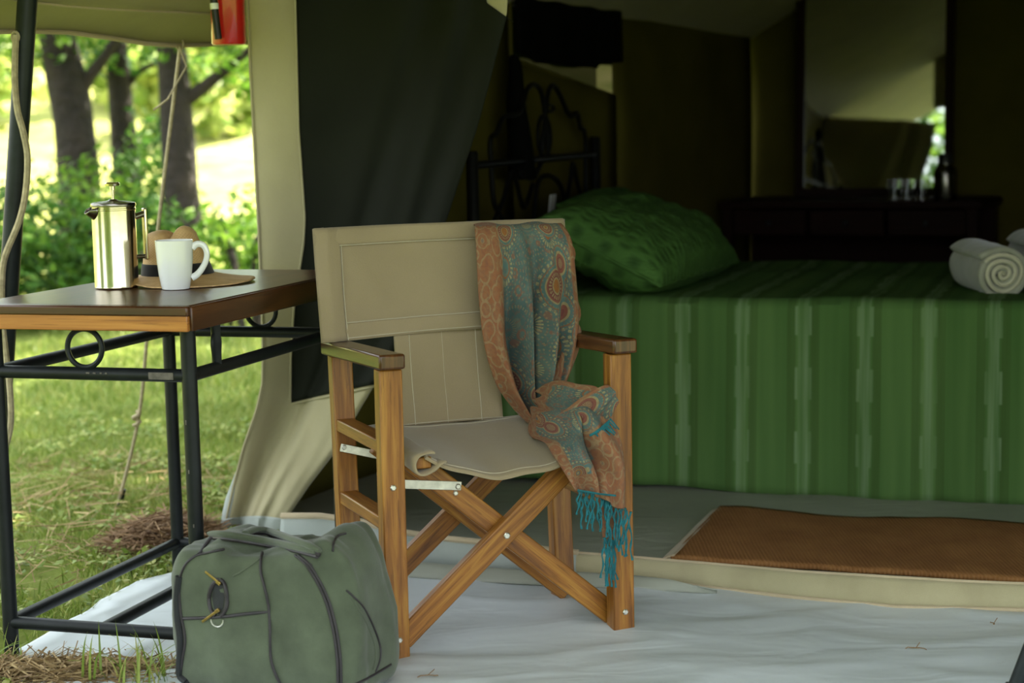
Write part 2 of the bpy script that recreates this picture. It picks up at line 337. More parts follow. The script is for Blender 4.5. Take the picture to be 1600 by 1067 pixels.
    fl_ = noise_(t, coords(t, 'UV', (1, 1, 1)), 130, 2); thr = noise_(t, coords(t, 'UV', (700, 60, 1)), 1, 2)
    dots = math_(t, 'MULTIPLY', math_(t, 'LESS_THAN', math_(t, 'ABSOLUTE', math_(t, 'SUBTRACT', math_(t, 'FRACT', math_(t, 'MULTIPLY', d, 13)), .5)), .16), math_(t, 'GREATER_THAN', math_(t, 'SINE', math_(t, 'MULTIPLY', a, 30)), .25))
    col = mix(t, math_(t, 'MULTIPLY', dots, math_(t, 'MULTIPLY', math_(t, 'SUBTRACT', 1.0, at.outputs['Fac']), .55)), col, (.40, .30, .17))
    col = mix(t, math_(t, 'MULTIPLY', math_(t, 'GREATER_THAN', fl_, .56), .40), col, (.26, .12, .085)); col = mix(t, math_(t, 'MULTIPLY', thr, .45), col, (.17, .15, .12))
    hs = t.nodes.new('ShaderNodeHueSaturation'); hs.inputs['Saturation'].default_value = 1.15; hs.inputs['Value'].default_value = .72; t.links.new(col, hs.inputs['Color']); col = hs.outputs[0]; t.links.new(col, b.inputs['Base Color']); b.inputs['Roughness'].default_value = .85; b.inputs['Sheen Weight'].default_value = .04; b.inputs['Specular IOR Level'].default_value = .25
    bump(t, b, noise_(t, coords(t, 'UV'), 160, 3), .2, .002); return m
M['scarf'] = mat_scarf()
def mat_glass():
    m, t, b = nt('clear_glass'); b.inputs['Transmission Weight'].default_value = 1; b.inputs['Roughness'].default_value = .03; b.inputs['IOR'].default_value = 1.45; return m
M['glass'] = mat_glass()
def mat_mirror():
    m, t, b = nt('mirror_silver'); b.inputs['Metallic'].default_value = 1; b.inputs['Base Color'].default_value = (.72, .74, .70, 1); b.inputs['Roughness'].default_value = .02; return m
M['mirror'] = mat_mirror()
def mat_screen(f, nm):
    m, t, b = nt(nm); b.inputs['Base Color'].default_value = (.018, .026, .006, 1); b.inputs['Specular IOR Level'].default_value = .05; b.inputs['Roughness'].default_value = .9; tr = t.nodes.new('ShaderNodeBsdfTransparent'); mx = t.nodes.new('ShaderNodeMixShader'); mx.inputs[0].default_value = f
    out = t.nodes['Material Output']; t.links.new(b.outputs[0], mx.inputs[1]); t.links.new(tr.outputs[0], mx.inputs[2]); t.links.new(mx.outputs[0], out.inputs[0]); return m
M['screen'] = mat_screen(.005, 'window_mesh_dark'); M['screenlight'] = mat_screen(.03, 'window_mesh_thin')
def mat_ground():
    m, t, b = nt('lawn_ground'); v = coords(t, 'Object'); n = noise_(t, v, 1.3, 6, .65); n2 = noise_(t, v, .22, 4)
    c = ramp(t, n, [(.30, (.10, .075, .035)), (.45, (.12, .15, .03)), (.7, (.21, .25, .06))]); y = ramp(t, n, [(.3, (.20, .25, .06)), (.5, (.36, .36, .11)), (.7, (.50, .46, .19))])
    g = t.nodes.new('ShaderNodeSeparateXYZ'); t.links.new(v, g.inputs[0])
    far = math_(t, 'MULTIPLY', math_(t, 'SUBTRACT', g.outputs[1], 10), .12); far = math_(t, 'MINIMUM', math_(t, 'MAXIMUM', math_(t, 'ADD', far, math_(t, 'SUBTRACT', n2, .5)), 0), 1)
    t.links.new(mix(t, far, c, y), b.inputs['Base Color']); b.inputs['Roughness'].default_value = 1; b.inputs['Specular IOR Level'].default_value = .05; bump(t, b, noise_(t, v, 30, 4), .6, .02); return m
M['ground'] = mat_ground()
M['fur'] = None

# ---------------------------------------------------------------- setting: land, tent, fly
mb = MB(); xs = np.concatenate([np.linspace(-60, -6, 22), np.linspace(-5, 5, 41), np.linspace(6, 60, 22)]); ys = np.concatenate([np.linspace(-60, -3, 18), np.linspace(-2, 12, 57), np.linspace(13, 90, 50)])
def gz(x, y):
    h = .012 * noise.noise(V(x * 1.3, y * 1.3, 0)) - .008 if (abs(x) < 8 and -2 < y < 13) else -.008
    return h + max(0, y - 15) ** 1.0 * .13 * min(1, max(0, (y - 15) / 8)) + .25 * noise.noise(V(x * .15, y * .15, 3)) * min(1, max(0, (y - 15) / 6))
mb.grid([[V(x, y, gz(x, y) - (.03 if (x > -1.2 and y > 2 and y < 12 and x < 8) else 0)) for y in ys] for x in xs])
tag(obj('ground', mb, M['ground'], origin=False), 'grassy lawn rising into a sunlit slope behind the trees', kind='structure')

TY = R(-25); TO = V(-.80, 4.85, 0); TU = V(math.cos(TY), math.sin(TY), 0); TV = V(-math.sin(TY), math.cos(TY), 0); ZU = V(0, 0, 1)
def T(u, v, z=0): return TO + TU * u + TV * v + ZU * z
TW, TL, TH, TR = 3.3, 4.35, 1.58, 2.38
mb = MB(); n, m_ = 40, 50
mb.grid([[T(.0 + TW * i / n, -.02 + (TL + .02) * j / m_, .012 + .004 * noise.noise(V(i * .35, j * .35, 1))) for j in range(m_ + 1)] for i in range(n + 1)])
tag(obj('floor', mb, M['floor'], origin=False), 'grey green plastic tent floor under the bed', kind='structure')
# left wall with a window hole
W0, W1, WZ0, WZ1 = 1.60, 2.56, 1.205, 1.52
mb = MB()
WU = lambda z: .155 * min(1, z / .35)
def wsill(v): return lerp(1.325, 1.205, (v - W0) / (W1 - W0)) if W0 <= v <= W1 else 1.26
def wpan(v0, v1, z0, z1):
    k = max(2, int((v1 - v0) / .12)); l = 14
    def pt(i, j):
        v = v0 + (v1 - v0) * i / k; a = z0(v) if callable(z0) else z0; b_ = z1(v) if callable(z1) else z1; z = a + (b_ - a) * j / l
        return T(WU(z) + .02 * noise.noise(V(v * 2, z * 1.2, 5)) * min(1, v * 2), v, z)
    mb.grid([[pt(i, j) for j in range(l + 1)] for i in range(k + 1)])
wpan(0, W0, 0, TH); wpan(W1, TL, 0, TH); wpan(W0, W1, 0, wsill); wpan(W0, W1, WZ1, TH)
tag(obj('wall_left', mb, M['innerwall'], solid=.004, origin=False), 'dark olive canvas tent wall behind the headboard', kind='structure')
win = thing('window_1', 'small mesh tent window mostly covered by a black flap', None, T(.0, (W0 + W1) / 2, WZ0)); win['kind'] = 'structure'
mb = MB(); wa = WU(1); wm = lerp(W0, W1, .84)
mb.grid([[T(wa - .012, W0, wsill(W0)), T(wa - .012, W0, WZ1)], [T(wa - .012, wm, wsill(wm)), T(wa - .012, wm, WZ1)]]); P_('window_mesh', mb, M['screen'], win, world=True)
mb = MB(); mb.grid([[T(wa - .012, wm, wsill(wm)), T(wa - .012, wm, WZ1)], [T(wa - .012, W1 + .07, wsill(W1) - .01), T(wa - .012, W1 + .07, WZ1)]]); P_('window_mesh', mb, M['screenlight'], win, world=True)
mb = MB()
for a, b_ in ((T(wa, W0, wsill(W0)), T(wa, W1, wsill(W1))), (T(wa, W0, WZ1), T(wa, W1, WZ1)), (T(wa, W0, wsill(W0)), T(wa, W0, WZ1)), (T(wa, W1, wsill(W1)), T(wa, W1, WZ1))): mb.tube([a, b_], .008, 8)
P_('window_frame', mb, M['innerwall'], win, world=True)
mb = MB(); k = 24
mb.grid([[T(wa + .035 + .012 * math.sin(i * .9) * (1 - j / 8), W0 - .03 + (W1 - W0 + .02) * i / k, interp(i / k, [0, .15, .75, .8, 1], [1.345, 1.315, 1.305, 1.325, 1.335]) + (1.66 - 1.33) * j / 8) for j in range(9)] for i in range(k + 1)])
tag(P_('window_cover', mb, M['blackcloth'], win, world=True, solid=.006), 'black flap over the window')
# back wall, right wall, roof
mb = MB(); k = 40
mb.grid([[T(TW * i / k, TL + .03 * math.sin(i * .7) * (j / 10), (TH + (TR - TH) * (1 - abs(i / k - .5) * 2)) * j / 10) for j in range(11)] for i in range(k + 1)])
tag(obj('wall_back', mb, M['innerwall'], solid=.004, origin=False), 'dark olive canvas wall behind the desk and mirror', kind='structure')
mb = MB(); mb.grid([[T(TW, TL * i / 20 * .999, TH * j / 6) for j in range(7)] for i in range(21)])
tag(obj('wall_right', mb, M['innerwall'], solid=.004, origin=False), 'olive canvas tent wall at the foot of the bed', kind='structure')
mb = MB()
mb.grid([[T(lerp(.10, TW, i / 20), TL * j / 20, TH + (TR - TH) * (1 - abs(i / 20 - .5) * 2) - .05 * math.sin(math.pi * j / 20) * math.sin(math.pi * ((i / 10) % 1)) ) for j in range(21)] for i in range(21)])
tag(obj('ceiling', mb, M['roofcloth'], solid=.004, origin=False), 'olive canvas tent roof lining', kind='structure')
# front upper gable and right part of the front wall (beyond the frame)
mb = MB()
mb.grid([[T(.9 + (TW - .9) * i / 20, 0, 1.60 + (TH + (TR - TH) * (1 - abs((.9 + (TW - .9) * i / 20) / TW - .5) * 2) - 1.60) * j / 4) for j in range(5)] for i in range(21)])
tag(obj('wall_front', mb, M['tentcanvas'], solid=.004, origin=False), 'tan canvas gable above the open tent doorway', kind='structure')
# fly sheet / veranda roof: left eave found from the photograph at 1.35 m
EZ = 1.35; e0 = atz(0, 47, EZ); e1 = atz(330, 66, EZ); ED = (e1 - e0).normalized(); EN = V(ED.y, -ED.x, 0)
A0, A1 = -2.3, 6.0
mb = MB(); k = 52; l = 22; half = 2.35; rise = 1.35
def fly(s, a):
    w_ = s * half; z = EZ + rise * (1 - abs(s - 1)) + .02 * noise.noise(V(a * 1.2, s * 3, 2)) - .05 * math.sin(math.pi * (s % 1)) * .8
    if s < .02: z += .012 * math.sin(a * 7)
    return e0 + ED * a + EN * w_ + V(0, 0, z - EZ)
mb.grid([[fly(2 * j / l, A0 + (A1 - A0) * i / k) for j in range(l + 1)] for i in range(k + 1)])
fl = obj('ceiling_awning', mb, M['flycanvas'], solid=.003, origin=False); tag(fl, 'tan canvas fly sheet roof over the tent porch', kind='structure')
mb = MB(); mb.tube([fly(0, A0 + (A1 - A0) * i / k) + V(0, 0, -.004) for i in range(k + 1)], .007, 6); mb.tube([fly(.055, A0 + (A1 - A0) * i / k) + V(0, 0, -.006) for i in range(k + 1)], .0028, 6)
MATR[fl.name] = Matrix.Identity(4); P_('hem', mb, M['bind'], fl, world=True)

# pulled-back front panel (khaki border, dark centre), hanging in the tent front line
frows = [(-70, 381, 802), (0, 385, 793), (22, 386, 792), (60, 388, 782), (130, 391, 764), (200, 395, 745), (280, 399, 718), (355, 403, 693), (430, 406, 668), (500, 409, 640), (560, 410, 612), (600, 409, 586), (640, 400, 562), (700, 379, 528), (760, 364, 482), (800, 355, 455), (818, 352, 443), (836, 348, 440)]
fy = [r[0] for r in frows]; fL = [r[1] for r in frows]; fR = [r[2] for r in frows]
NV, NU = 90, 70
def flap_pt(px, py, push=0):
    p = atplane(px, py, T(0, 0), TV); uu = (p - TO).dot(TU)
    L, Rr = interp(py, fy, fL), interp(py, fy, fR); s = (px - L) / max(1, Rr - L)
    g = min(1, max(0, (py + 70) / 700)); f = 0
    f += .030 * g * math.sin(6.0 * s + 1.2 + .8 * g) + .016 * math.sin(12 * s * (1 - .3 * g) + py * .004) * (.3 + g)
    f += .045 * math.exp(-((s - .97) / .09) ** 2) * (1 - .3 * g) + .025 * math.exp(-((s - .80) / .05) ** 2) * min(1, max(0, (560 - py) / 400))
    f -= .02 * math.exp(-((s - .72 + .25 * g) / .06) ** 2)
    if py > 600: f += .05 * math.sin(math.pi * s) * min(1, (py - 600) / 180) + .012 * math.sin(s * 17) * min(1, (py - 600) / 150)
    d = ray(px, py); k_ = (f + push) / abs(d.dot(TV)); return p - d * k_
wf = tag(thing('door_1', 'khaki canvas door flap with dark centre panel, pulled aside', None, T(.1, 0, 0)), kind='structure')
mb = MB(); ysn = [(-70 + 890 * i / NV) for i in range(NV + 1)]
mb.grid([[flap_pt(lerp(interp(y, fy, fL), interp(y, fy, fR), j / NU), y) for j in range(NU + 1)] for y in ysn])
P_('canvas_flap', mb, M['tentcanvas'], wf, world=True, solid=.003)
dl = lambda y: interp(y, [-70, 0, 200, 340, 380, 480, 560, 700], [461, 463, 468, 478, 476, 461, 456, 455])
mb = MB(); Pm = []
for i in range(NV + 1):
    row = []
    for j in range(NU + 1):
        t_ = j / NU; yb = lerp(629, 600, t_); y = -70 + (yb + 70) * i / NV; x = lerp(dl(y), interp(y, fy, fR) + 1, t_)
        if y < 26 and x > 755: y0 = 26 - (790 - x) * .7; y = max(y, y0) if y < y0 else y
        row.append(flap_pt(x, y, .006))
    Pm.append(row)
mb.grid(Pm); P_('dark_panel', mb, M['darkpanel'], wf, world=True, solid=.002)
mb = MB(); mb.tube([flap_pt(dl(y) - 2, y, .008) for y in range(-60, 628, 12)], .003, 6)
mb.tube([flap_pt(lerp(455, 590, i / 20), lerp(631, 603, i / 20), .008) for i in range(21)], .003, 6)
mb.tube([flap_pt(interp(y, fy, fL) + 1, y, .003) for y in range(-60, 820, 12)], .004, 6)
P_('seam', mb, M['tentcanvas'], wf, world=True)
mb = MB(); rows = []
for i in range(9):
    y = 812 + 26 * i / 8
    rows.append([flap_pt(lerp(interp(y, fy, fL) - 6, 446, j / 24), y - 6 * math.sin(j / 24 * 3), .012) for j in range(25)])
mb.grid(rows); P_('white_hem', mb, M['lip'], wf, world=True, solid=.002)
mb = MB(); mb.grid([[flap_pt(interp(y, fy, fL) - lerp(7, -5, j / 3) * min(1, (y - 730) / 50), y, .002) for j in range(4)] for y in range(732, 830, 8)])
P_('white_hem', mb, M['lip'], wf, world=True, solid=.002)

# sill along the doorway: pvc lip with beige binding on the left, beige canvas on the right
sill_b = [(440, 868), (520, 872), (600, 880), (700, 888), (800, 898), (900, 898), (1000, 905), (1100, 918), (1250, 935), (1400, 949), (1500, 951), (1620, 954), (1800, 968)]
sill_t = [(440, 806), (500, 806), (560, 814), (620, 830), (700, 842), (800, 852), (880, 862), (960, 868), (1100, 880), (1250, 893), (1400, 902), (1500, 908), (1620, 913), (1800, 925)]
bx, by = zip(*sill_b); tx, ty = zip(*sill_t)
tr = tag(thing('trim_1', 'raised canvas sill across the tent doorway', None, T(1, 0, 0)), kind='structure')
def sill(px, t_):
    b0 = atz(px, interp(px, bx, by), .012); yb = interp(px, bx, by); yt = interp(px, tx, ty)
    d = ray(px, yt); back = .02; y_ = b0.y + back + .004 * math.sin(px * .05)
    top = CAM0 + d * (y_ / d.y); p = b0.lerp(top, t_); return p + V(-.2, -.9, 0) * .012 * math.sin(math.pi * t_)
mb = MB(); mb.grid([[sill(px, j / 6) for j in range(7)] for px in range(440, 905, 8)]); P_('sill_lip', mb, M['lip'], tr, world=True, solid=.004)
mb = MB(); mb.tube([sill(px, 1) for px in range(440, 905, 8)], .0085, 8); P_('binding', mb, M['bind'], tr, world=True)
mb = MB(); mb.grid([[sill(px, j / 6) for j in range(7)] for px in range(888, 1800, 10)]); P_('sill_canvas', mb, M['tentcanvas'], tr, world=True, solid=.004)
mb = MB(); mb.tube([sill(px, 0) + V(0, -.008, .002) for px in range(888, 1800, 10)], .006, 8); mb.tube([sill(px, 1) for px in range(888, 1800, 10)], .004, 8); P_('binding', mb, M['bind'], tr, world=True)

# ground sheet on the porch
mb = MB(); g0 = atz(20, 1027, 0); g1 = atz(215, 915, 0)
sill_w = [atz(px, interp(px, bx, by), 0) for px in (440, 520, 600, 700, 800, 900, 1000, 1100, 1250, 1400, 1500, 1620, 1800)]
back = [g1, atz(300, 895, 0), atz(370, 880, 0)] + [p + V(.03, .05, 0) for p in sill_w] + [V(2.6, 3.5, 0)]
front = [V(g0.x, g0.y, 0), V(-1.0, 3.42, 0), V(-.8, 3.2, 0), V(-.5, 2.7, 0), V(0, 2.3, 0), V(1.0, 2.1, 0), V(2.6, 1.9, 0)]
def respl(pts, n):
    pts = catmull(pts, 8); L = [0]
    for a, b_ in zip(pts, pts[1:]): L.append(L[-1] + (b_ - a).length)
    return [V(*[float(np.interp(L[-1] * i / n, L, [p[k] for p in pts])) for k in range(3)]) for i in range(n + 1)]
nb = 220; B_, F_ = respl(back, nb), respl(front, nb); rows = []
def sheet_z(x, y):
    a = noise.noise(V(x * 2.6 + .8 * noise.noise(V(x * 2, y * 2, 0)), y * 6.5, 0)); c = 1 - abs(noise.noise(V(x * 2.2 + y * 1.5, y * 5 - x, 7))) * 2
    return .010 + .006 * a + .007 * max(0, c) ** 3 + .0012 * noise.noise(V(x * 9, y * 15, 2))
for i in range(nb + 1):
    r_ = []
    for j in range(101):
        p = F_[i].lerp(B_[i], (j / 100)); r_.append(V(p.x, p.y, max(.003, sheet_z(p.x, p.y))))
    rows.append(r_)
mb.grid(rows); tag(obj('ground_sheet', mb, M['pvc'], solid=.003), 'grey plastic ground sheet spread under the chair and bag', 'groundsheet')
# fold of sheet before the sill
mb = MB(); rows = []
for px in range(440, 1121, 8):
    yb = interp(px, [440, 590, 700, 820, 900, 1000, 1120], [885, 898, 906, 913, 916, 922, 928]); yt = interp(px, [440, 590, 700, 820, 900, 1000, 1120], [866, 876, 884, 894, 896, 903, 921])
    p0, p1 = atz(px, yb, .014), atz(px, yt, .03); h = .016 * min(1, (px - 430) / 60, (1124 - px) / 80)
    rows.append([p0 + (p1 - p0) * (j / 8) + V(0, 0, h * math.sin(math.pi * j / 8)) for j in range(9)])
mb.grid(rows); P_('sheet_fold', mb, M['floor'], tr, world=True, solid=.003)

# ---------------------------------------------------------------- bed
BY = R(-18.3); BO = V(-.11, 5.48, 0); BX = V(math.cos(BY), math.sin(BY), 0); BD = V(-math.sin(BY), math.cos(BY), 0)
bed = thing('bed', 'double bed with black wrought iron headboard inside the tent', 'bed', BO, BY)
BW, BL, BT = 1.40, 1.95, .560
def hb(zx, zy):     # headboard drawing (zoomed sheet units) to bed-local point
    s = (zx - 100) / 460; z = .98 + ((575 - 40 * s) - zy) * .00098 * (lerp(5.48, 6.8, s) / 6.1); return V(0, s * BW, z)
for yy, top in ((0, 1.022), (BW, 1.05)):
    mb = MB(); mb.lathe([(0, 0), (.019, 0), (.019, top - .006), (.015, top), (0, top)], (0, yy, 0), 16); P_('head_post', mb, M['bediron'], bed)
mb = MB(); mb.tube([V(0, 0, .978), V(0, BW, .984)], .012, 10); P_('headboard_rail', mb, M['bediron'], bed)
mb = MB(); mb.tube([V(0, 0, .55), V(0, BW, .55)], .012, 10); P_('headboard_rail', mb, M['bediron'], bed)
for pts in ([(160, 575), (158, 490), (180, 462), (200, 415), (225, 404), (258, 392), (285, 318), (314, 298), (338, 325), (350, 400), (340, 480), (335, 560)],
            [(362, 560), (356, 470), (352, 400), (365, 325), (385, 300), (410, 330), (438, 385), (458, 404), (482, 394), (494, 440), (512, 458), (522, 545)]):
    mb = MB(); mb.tube([hb(*p) for p in [q for q in [(c.x, c.y) for c in catmull([V(*p, 0) for p in pts], 6)]]], .0085, 8); P_('headboard_scroll', mb, M['bediron'], bed)
mb = MB(); mb.tube([hb(346 + 24 * math.cos(a * math.pi / 16), 475 + 72 * math.sin(a * math.pi / 16)) for a in range(32)], .007, 8, closed=True); P_('headboard_hoop', mb, M['bediron'], bed)
mb = MB(); mb.tube([hb(370 + 14 * math.cos(a * math.pi / 10), 378 + 11 * math.sin(a * math.pi / 10)) for a in range(20)], .006, 8, closed=True); P_('headboard_hoop', mb, M['bediron'], bed)
for pts in ([(150, 800), (195, 700), (230, 600), (265, 720), (300, 640)], [(300, 800), (318, 640), (360, 610), (405, 640), (430, 720)], [(425, 720), (450, 620), (460, 565), (480, 640), (505, 700)], [(160, 575), (165, 700), (190, 760)], [(515, 545), (515, 800)], [(335, 560), (300, 620), (255, 600)]):
    mb = MB(); mb.tube([hb(c.x, c.y) for c in catmull([V(*p, 0) for p in pts], 6)], .0085, 8); P_('headboard_scroll', mb, M['bediron'], bed)
mb = MB(); mb.box((.02 + BL / 2, BW / 2, .38), BL, BW - .06, .33); P_('mattress', mb, M['towel'], bed, bevel=.04)
mb = MB(); mb.box((.02 + BL / 2, BW / 2, .19), BL, BW - .08, .04); P_('bed_base', mb, M['bediron'], bed)
for x in (.05, BL - .02):
    for y in (.08, BW - .08): mb = MB(); mb.box((x, y, .085), .04, .04, .17); P_('leg', mb, M['bediron'], bed)
# price-tag-like label on the headboard
mb = MB(); p = [hb(345, 755), hb(370, 750), hb(382, 678), hb(355, 675)]; mb.bar(BO + BX * .02 + BD * p[0].y + ZU * (p[0].z), BO + BX * .02 + BD * (p[0].y + .03) + ZU * (p[3].z), BD * .032, BX * .002)
tag(obj('paper_tag', mb, M['white']), 'small white tag hanging on the iron headboard', 'tag')
# bedspread
mb = MB(); NX, NY = 200, 90; rows = []
def bs(x, s):
    """s: metres along the cloth, 0 at the front hem"""
    drop = BT - .018
    fold = .014 * noise.noise(V(x * 4.2, 0, 1)) + .010 * math.sin(x * 17 + 2 * noise.noise(V(x * 1.5, 3, 0))) + .006 * noise.noise(V(x * 14, s * 3, 5))
    if s < drop:
        k_ = 1 - s / drop; return V(x, -.012 - .035 * k_ - fold * (k_ ** .6) * 1.4, .018 + s + .010 * math.sin(x * 3 + 1) * k_)
    s -= drop; r_ = .03
    if s < r_ * math.pi / 2:
        a = s / r_; return V(x, -.012 + r_ - r_ * math.cos(a), BT + r_ * math.sin(a) - r_ * .4)
    s -= r_ * math.pi / 2; y = .018 + s
    if y < BW: return V(x, y, BT + r_ * .6 + .007 * noise.noise(V(x * 3, y * 4, 2)) + .003 * noise.noise(V(x * 9, y * 9, 4)))
    return V(x, BW + .01, max(.1, BT + r_ * .6 - (y - BW)))
tot = BT + .03 + BW + .4
for i in range(NX + 1):
    x = .03 + (BL + .05) * i / NX; rows.append([bs(x, tot * j / NY) for j in range(NY + 1)])
for i in range(1, 13):
    a = rows[NX]; rows.append([V(BL + .08 + .012 * i / 12, p.y, max(.03, p.z - .5 * (i / 12))) for p in a])
mb.grid(rows, lambda i, j: (i * .01, tot * j / NY)); bsp = thing('bedspread', 'green striped bedspread draped over the bed to the floor', 'bedspread', BO, BY)
P_('cloth', mb, M['bed'], bsp, solid=.004)

def pillow(name, label, c, L, Wd, Th, tilt, yaw, seed, group):
    mb = MB(); n, m_ = 64, 40
    def f(a, b, side):
        ea = (1 - abs(a) ** 3.2); eb = (1 - abs(b) ** 2.6); h = Th / 2 * max(0, ea) ** .42 * max(0, eb) ** .5
        pinch = 1 - .06 * (1 - abs(a)) ; x = b * Wd / 2 * (1 - .05 * (1 - b * b)); y = a * L / 2
        h += (.020 * noise.noise(V(a * 2.2 + seed, b * 2.2, side)) + .012 * noise.noise(V(a * 7 + b * 4, b * 6 + seed, side)) + .012 * math.sin(9 * a + 5 * b) * abs(a) ** 2) * max(0, ea * eb) ** .4
        return V(x, y, side * h)
    for side in (1, -1):
        rows = [[f(-1 + 2 * i / n, (-1 + 2 * j / m_) * side, side) for j in range(m_ + 1)] for i in range(n + 1)]
        mb.grid(rows, lambda i, j: (i / n * L, j / m_ * Wd))
    mb.tube([f(-1 + 2 * i / 40, 1, 0) for i in range(41)] + [f(1, 1 - 2 * i / 20, 0) for i in range(1, 21)] + [f(1 - 2 * i / 40, -1, 0) for i in range(1, 41)] + [f(-1, -1 + 2 * i / 20, 0) for i in range(1, 20)], .006, 6, closed=True)
    Rm = Matrix.Rotation(yaw, 3, 'Z') @ Matrix.Rotation(tilt, 3, 'Y')
    mb.v = [tuple(BO + BX * q.x + BD * q.y + ZU * q.z) for q in [Vector(c) + Rm @ Vector(p) for p in mb.v]]
    o = obj(name, mb, M['pillow'], angle=80); return tag(o, label, 'pillow', group)
pillow('pillow', 'plump green pillow at the near side of the bed head', (.41, .49, .712), .96, .44, .25, R(26), R(-3), 2, 'pillows at the bed head')
pillow('pillow', 'green pillow half hidden behind the plump front pillow', (.26, .92, .715), .70, .44, .22, R(32), R(4), 9, 'pillows at the bed head')

def rolled_towel(label, face, rear, r, turns, seed):
    ax = (rear - face); L = ax.length; ax.normalize(); sx = ax.cross(ZU).normalized(); n = 150
    t_ = thing('rolled_towel', label, 'towel', face.lerp(rear, .5) - ZU * r, 0, 'rolled towels at the foot of the bed')
    def sp(a, k, th):
        rr = r * (.10 + .90 * a / (turns * 2 * math.pi)) + th; rr *= 1 + .03 * math.sin(3 * a + seed); return face + sx * math.cos(a) * rr + ZU * math.sin(a) * rr * .95 + ax * k
    A = [turns * 2 * math.pi * i / n for i in range(n + 1)]; gap = r / turns * .80
    mb = MB(); mb.grid([[sp(a, L * j / 10 + (.006 * math.sin(a * 2) if j == 0 else 0), .004 * noise.noise(V(a, j * .5, seed))) for j in range(11)] for a in A])
    o = P_('towel_roll', mb, M['towel'], t_, world=True); md = o.modifiers.new('t', 'SOLIDIFY'); md.thickness = gap * .92; md.offset = 1 if False else -1
    mb = MB()
    mb.tube([sp(a, -.004, -gap * .45) for a in A], gap * .36, 6); P_('selvage', mb, M['towelend'], t_, world=True)
fz = BT + .02 + .070
rolled_towel('rolled grey towel, whole spiral end showing, on the bedspread', aty(1566, 428, 5.16), aty(1518, 412, 5.42), .071, 3.4, 0)
rolled_towel('second rolled grey towel behind the first, mostly cut off', aty(1640, 408, 5.42), aty(1604, 396, 5.66), .068, 3.4, 2)

# coir rug
mb = MB(); rc = [V(.382, 4.345, 0), V(.57, 4.905, 0)]; rd = V(.941, -.338, 0)
mb.grid([[rc[0].lerp(rc[1], j / 24) + rd * (1.25 * i / 60) + ZU * (.022 + .006 * math.sin(i * .21 + 1) * (j / 24) + .003 * noise.noise(V(i * .2, j * .2, 0))) for j in range(25)] for i in range(61)])
rg = thing('rug', 'reddish brown coir rug on the tent floor beside the bed', 'rug', rc[0].lerp(rc[1], .5)); P_('pile', mb, M['rug'], rg, world=True, solid=.012)
mb = MB(); mb.grid([[rc[0].lerp(rc[1], j / 24) - rd * (.022 - .03 * i / 4) + ZU * (.018 + .012 * i / 4) for j in range(25)] for i in range(5)]); P_('edge_binding', mb, M['bind'], rg, world=True, solid=.004)

# ---------------------------------------------------------------- desk, mirror, glasses, flask
dk = thing('desk', 'dark wooden desk against the back wall of the tent', 'desk', T(.785, 3.95), TY)
mb = MB(); mb.box((0, 0, .725), 1.17, .52, .03); P_('desk_top', mb, M['deskwood'], dk, bevel=.004)
for sx in (-1, 1):
    for sy in (-1, 1): mb = MB(); mb.box((sx * .545, sy * .22, .36), .05, .05, .70); P_('leg', mb, M['deskwood'], dk, bevel=.003)
mb = MB(); mb.box((0, .20, .40), 1.05, .02, .60); P_('back_panel', mb, M['deskwood'], dk)
for sx in (-1, 0, 1):
    mb = MB(); mb.box((sx * .35, -.23, .645), .33, .02, .11); d_ = P_('drawer', mb, M['deskwood'], dk, bevel=.003)
    mb = MB(); mb.lathe([(0, 0), (.008, 0), (.008, .01), (.013, .018), (.009, .026), (0, .028)], (0, 0, 0), 12); mb.v = [(x + sx * .35, -.24 - z, .645 + y) for x, y, z in mb.v]
    MATR[d_.name] = MATR[dk.name] @ Matrix.Translation(d_.location); P_('knob', mb, M['iron'], d_, world=False, origin=False).location = -d_.location
mr = thing('mirror', 'tall dark framed mirror standing on the desk', 'mirror', T(.795, 4.16, .74), TY + R(4.8)); mw, mh = .66, 1.02
TILT = -R(3)
def mt(mb): mb.v = [tuple(Matrix.Rotation(TILT, 3, 'X') @ Vector(p)) for p in mb.v]; return mb
for c, a, b_ in (((0, 0, .02), mw + .06, .04), ((0, 0, mh - .02), mw + .06, .04)):
    mb = MB(); mb.box(c, a, .03, b_); P_('frame_rail', mt(mb), M['deskwood'], mr, bevel=.004)
for s in (-1, 1): mb = MB(); mb.box((s * (mw / 2 + .01), 0, mh / 2), .04, .03, mh - .08); P_('frame_stile', mt(mb), M['deskwood'], mr, bevel=.004)
mb = MB(); mb.box((0, .003, mh / 2), mw - .02, .006, mh - .08); P_('mirror_glass', mt(mb), M['mirror'], mr)
def tumbler(label, px):
    p = T(0, 3.80, .74); q = atplane(px, 300, p, TV); q.z = .7405
    mb = MB(); mb.lathe([(0, 0), (.029, 0), (.033, .09), (.030, .09), (.027, .012), (0, .010)], q, 24); return tag(obj('drinking_glass', mb, M['glass']), label, 'glass', 'glasses on the desk')
tumbler('clear drinking glass on the desk, far from the dark flask', 1398); tumbler('clear drinking glass on the desk, middle of three', 1418); tumbler('clear drinking glass on the desk, next to the dark flask', 1441)
q = atplane(1477, 306, T(0, 3.74, .74), TV); q.z = .7405
fk = thing('vacuum_flask', 'dark shiny flask standing beside the glasses on the desk', 'flask', q)
mb = MB(); mb.lathe([(0, 0), (.046, 0), (.050, .01), (.050, .115), (.044, .14), (.030, .155), (.030, .16), (0, .16)], n=28); P_('body', mb, M['chromedark'], fk)
mb = MB(); mb.lathe([(0, .158), (.032, .158), (.032, .19), (.025, .20), (0, .20)], n=24); P_('cap', mb, M['black'], fk)
